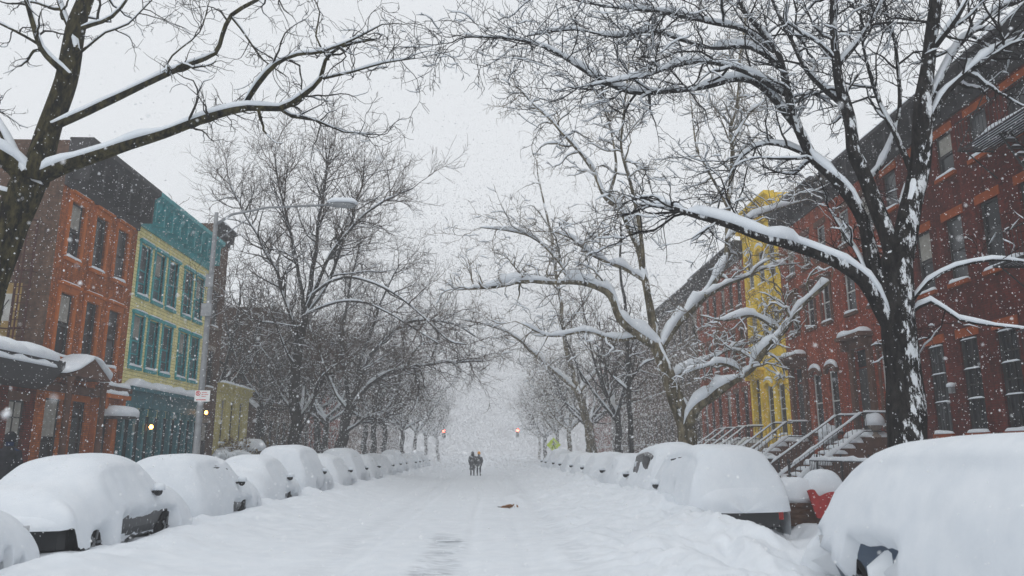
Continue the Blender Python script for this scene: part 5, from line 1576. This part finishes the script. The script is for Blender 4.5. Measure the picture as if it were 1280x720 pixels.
def person(label, x, y, rz, h, coat_m, trous_m, hat_m, lean=0.0, long_coat=False, stride=.18, arm=None, hood=False, bag=None):
    z = gz1(x, y) - .06
    root = thing('person', label, 'person', (x, y, z), None, rz)
    s = h / 1.75; L = lambda *p: (p[0] * s, p[1] * s, p[2] * s)
    ly = lambda zz: lean * max(0, zz - .9)
    st = stride
    J = [L(0, ly(.95), .95), L(0, ly(1.15), 1.15), L(0, ly(1.38), 1.38), L(0, ly(1.5) + .02, 1.50), L(0, ly(1.58) + .03, 1.60), L(0, ly(1.68) + .03, 1.70),
         L(-.09, 0, .90), L(-.10, st * .5 + .03, .50), L(-.10, st, .09), L(-.10, st + .15, .04),
         L(.09, 0, .90), L(.10, -st * .3 + .03, .50), L(.10, -st, .10), L(.10, -st + .14, .04),
         L(-.19, ly(1.4), 1.40), L(-.25, ly(1.15) + .02, 1.14), L(-.22, ly(1.) + .16, .94), L(.19, ly(1.4), 1.40), L(.25, ly(1.15) + .02, 1.14), L(.22, ly(1.) + .16, .94)]
    E_ = [(0, 1), (1, 2), (2, 3), (3, 4), (4, 5), (0, 6), (6, 7), (7, 8), (8, 9), (0, 10), (10, 11), (11, 12), (12, 13), (2, 14), (14, 15), (15, 16), (2, 17), (17, 18), (18, 19)]
    R_ = [.15, .14, .15, .06, .095, .08, .095, .065, .05, .04, .095, .065, .05, .04, .065, .05, .04, .065, .05, .04]
    skin_body('body', J, E_, [r * s for r in R_], trous_m, root)
    c = MB(); hem = .45 if long_coat else .78
    lv = [(0, 0, hem, .23, .19), (0, 0, hem + .1, .225, .185), (0, ly(1.0), 1.0, .20, .165), (0, ly(1.2), 1.2, .215, .17), (0, ly(1.38), 1.38, .225, .15), (0, ly(1.46), 1.46, .14, .11), (0, ly(1.53) + .02, 1.53, .08, .08)]
    coat(c, [tuple(q * s for q in l) for l in lv])
    for sx in (-1, 1):
        c.tube([L(sx * .18, ly(1.4), 1.41), L(sx * .255, ly(1.15) + .01, 1.14), L(sx * .225, ly(1.) + .15, .96)], [.085 * s, .07 * s, .058 * s], 10)
    c.build('coat', coat_m, root, True)
    hd_ = MB(); hz_ = 1.64 * s; hy = (ly(1.66) + .03) * s
    hd_.lathe([(.03 * s, -.12 * s), (.06 * s, -.09 * s), (.078 * s, -.02 * s), (.08 * s, .03 * s), (.06 * s, .09 * s), (.01 * s, .115 * s)], (0, hy, hz_), 'z', 14)
    hd_.lathe([(.008, 0), (.018, .02), (.004, .05)], (0, hy + .09 * s, hz_ - .03 * s), 'z', 6)
    hd_.build('head', SKIN, root, True)
    ht_ = MB()
    if hood:
        coat(ht_, [tuple(q * s for q in l) for l in [(0, ly(1.5) - .02, 1.48, .13, .12), (0, ly(1.6) - .01, 1.58, .125, .13), (0, ly(1.66) - .01, 1.67, .12, .13), (0, ly(1.7), 1.75, .085, .095), (0, ly(1.74), 1.79, .03, .03)]])
    else:
        coat(ht_, [tuple(q * s for q in l) for l in [(0, ly(1.66) + .02, 1.62, .115, .12), (0, ly(1.7) + .02, 1.70, .125, .13), (0, ly(1.74) + .02, 1.79, .10, .11), (0, ly(1.76) + .02, 1.85, .04, .04)]])
    ht_.build('hood' if hood else 'hat', hat_m, root, True)
    for sx in (-1, 1):
        g = MB()
        wr = np.array(L(sx * .222, ly(1.) + .17, .93))
        g.tube([wr, wr + np.array((0, .05, -.03)) * s, wr + np.array((0, .09, -.05)) * s], [.035 * s, .045 * s, .03 * s], 8)
        for q in range(4): g.tube([wr + np.array((-.03 + .02 * q, .08, -.05)) * s, wr + np.array((-.03 + .02 * q, .12, -.075)) * s, wr + np.array((-.03 + .02 * q, .12, -.11)) * s], [.011 * s, .011 * s, .009 * s], 6)
        g.tube([wr + np.array((-sx * .03, .04, -.03)) * s, wr + np.array((-sx * .06, .08, -.05)) * s, wr + np.array((-sx * .055, .11, -.07)) * s], [.013 * s, .012 * s, .01 * s], 6)
        g.build('glove', RUBBER, root, True)
    return root


p1 = at(590.5, 592, 55.0)
person('hooded person in a dark coat, the broader of the couple walking up the road', p1[0], 55.0, 0.1, 1.68, COAT_HAZED, TROUS, COAT_HAZED, .06, True, .12, hood=True)
p2 = at(598.5, 592, 55.0)
person('slimmer person in dark clothes with an orange hat, walking up the road', p2[0], 55.0, .12, 1.64, COAT_HAZED, TROUS, ORH, .05, False, .15)
person('person in black on the pavement beside the low brick building', -10.23, 16.9, .2, 1.66, COAT_D, NAVY, COAT_D, .03, False, .2)
bag = thing('paper_bag', 'tan paper bag in the hand of the person in black', 'bag', (-9.96, 17.04, .90))
m = MB(); m.box(-.12, .12, -.08, .08, -.35, -.03); m.tube([(-.06, 0, -.03), (-.04, 0, .06), (.04, 0, .06), (.06, 0, -.03)], .006, 5); m.build('bag_body', plain('tan_paper', (.28, .15, .07), .8), bag)

# brown litter lying in the road
c = at(632, 630, 22.5); gzz = gz1(c[0], 22.5)
lt = thing('fallen_branch', 'broken brown branch with a clump of dead leaves lying in the road', 'branch', (c[0], 22.5, gzz))
m = MB(); m.tube([(-.28, 0, .05), (-.12, .02, .06), (.08, 0, .07), (.2, -.03, .12)], [.012, .022, .026, .014], 6); m.tube([(-.2, .01, .05), (-.3, .08, .09)], [.012, .006], 5); m.build('stem', TWIG_BROWN, lt)
lf = MB(); rg = np.random.default_rng(3)
for k in range(150):
    q = np.array((rg.normal() * .09 + .13, rg.normal() * .06, abs(rg.normal() * .05) + .03 + .05 * rg.random())) if k % 3 else np.array((rg.uniform(-.15, .2), rg.normal() * .03, .03 + .05 * rg.random()))
    a = rg.normal(size=3) * .035; b_ = rg.normal(size=3) * .03
    lf.add([q - a, q - b_, q + a, q + b_], [(0, 1, 2, 3)])
lf.build('leaves', plain('dead_leaf', (.30, .15, .06), .8, var=.4, scale=30), lt)
lt.scale = (.8, .8, .55)

# ------------------------------------------------------------------ falling snow
rg = np.random.default_rng(99)


def flakes(n, lo, hi, r0, r1):
    c = rg.uniform(lo, hi, size=(n, 3)); r = rg.uniform(r0, r1, size=n) * rg.choice([1, 1, 1, 1.5], n)
    base = np.array([(1, 0, 0), (-1, 0, 0), (0, 1, 0), (0, -1, 0), (0, 0, 1), (0, 0, -1)], float)
    V = c[:, None, :] + base[None] * r[:, None, None] * rg.uniform(.5, 1.25, size=(n, 6, 1)) + rg.normal(size=(n, 6, 3)) * r[:, None, None] * .18
    f = np.array([(0, 2, 4), (2, 1, 4), (1, 3, 4), (3, 0, 4), (2, 0, 5), (1, 2, 5), (3, 1, 5), (0, 3, 5)])
    return V.reshape(-1, 3), (f[None] + (np.arange(n) * 6)[:, None, None]).reshape(-1, 3)


Vs, Fs, o = [], [], 0
for n, lo, hi, r0, r1 in ((170, (-2.6, .55, .5), (2.6, 3.2, 3.8), .0035, .0075), (13000, (-9, 3.2, .3), (9, 12, 9), .004, .0075), (42000, (-17, 12, .3), (17, 34, 16), .006, .0135),
                          (46000, (-17, 34, .3), (17, 60, 20), .014, .026), (150000, (-17, 54, .3), (17, 120, 22), .03, .05), (45000, (-17, 115, .3), (17, 210, 24), .05, .08)):
    v, f = flakes(n, lo, hi, r0, r1); Vs.append(v); Fs.append(f + o); o += len(v)
V = np.concatenate(Vs); Fc = np.concatenate(Fs)
me = bpy.data.meshes.new('falling_snowflakes')
me.vertices.add(len(V)); me.vertices.foreach_set('co', V.astype(np.float32).ravel())
me.loops.add(Fc.size); me.loops.foreach_set('vertex_index', Fc.astype(np.int32).ravel())
me.polygons.add(len(Fc)); me.polygons.foreach_set('loop_start', (np.arange(len(Fc)) * 3).astype(np.int32)); me.polygons.foreach_set('loop_total', np.full(len(Fc), 3, np.int32))
me.polygons.foreach_set('use_smooth', np.full(len(Fc), True))
me.materials.append(SNOW_FLAKE)
me.update(calc_edges=True)
fo = link('falling_snowflakes', me)
tag(fo, 'falling snowflakes filling the air over the street', None, None, 'stuff')
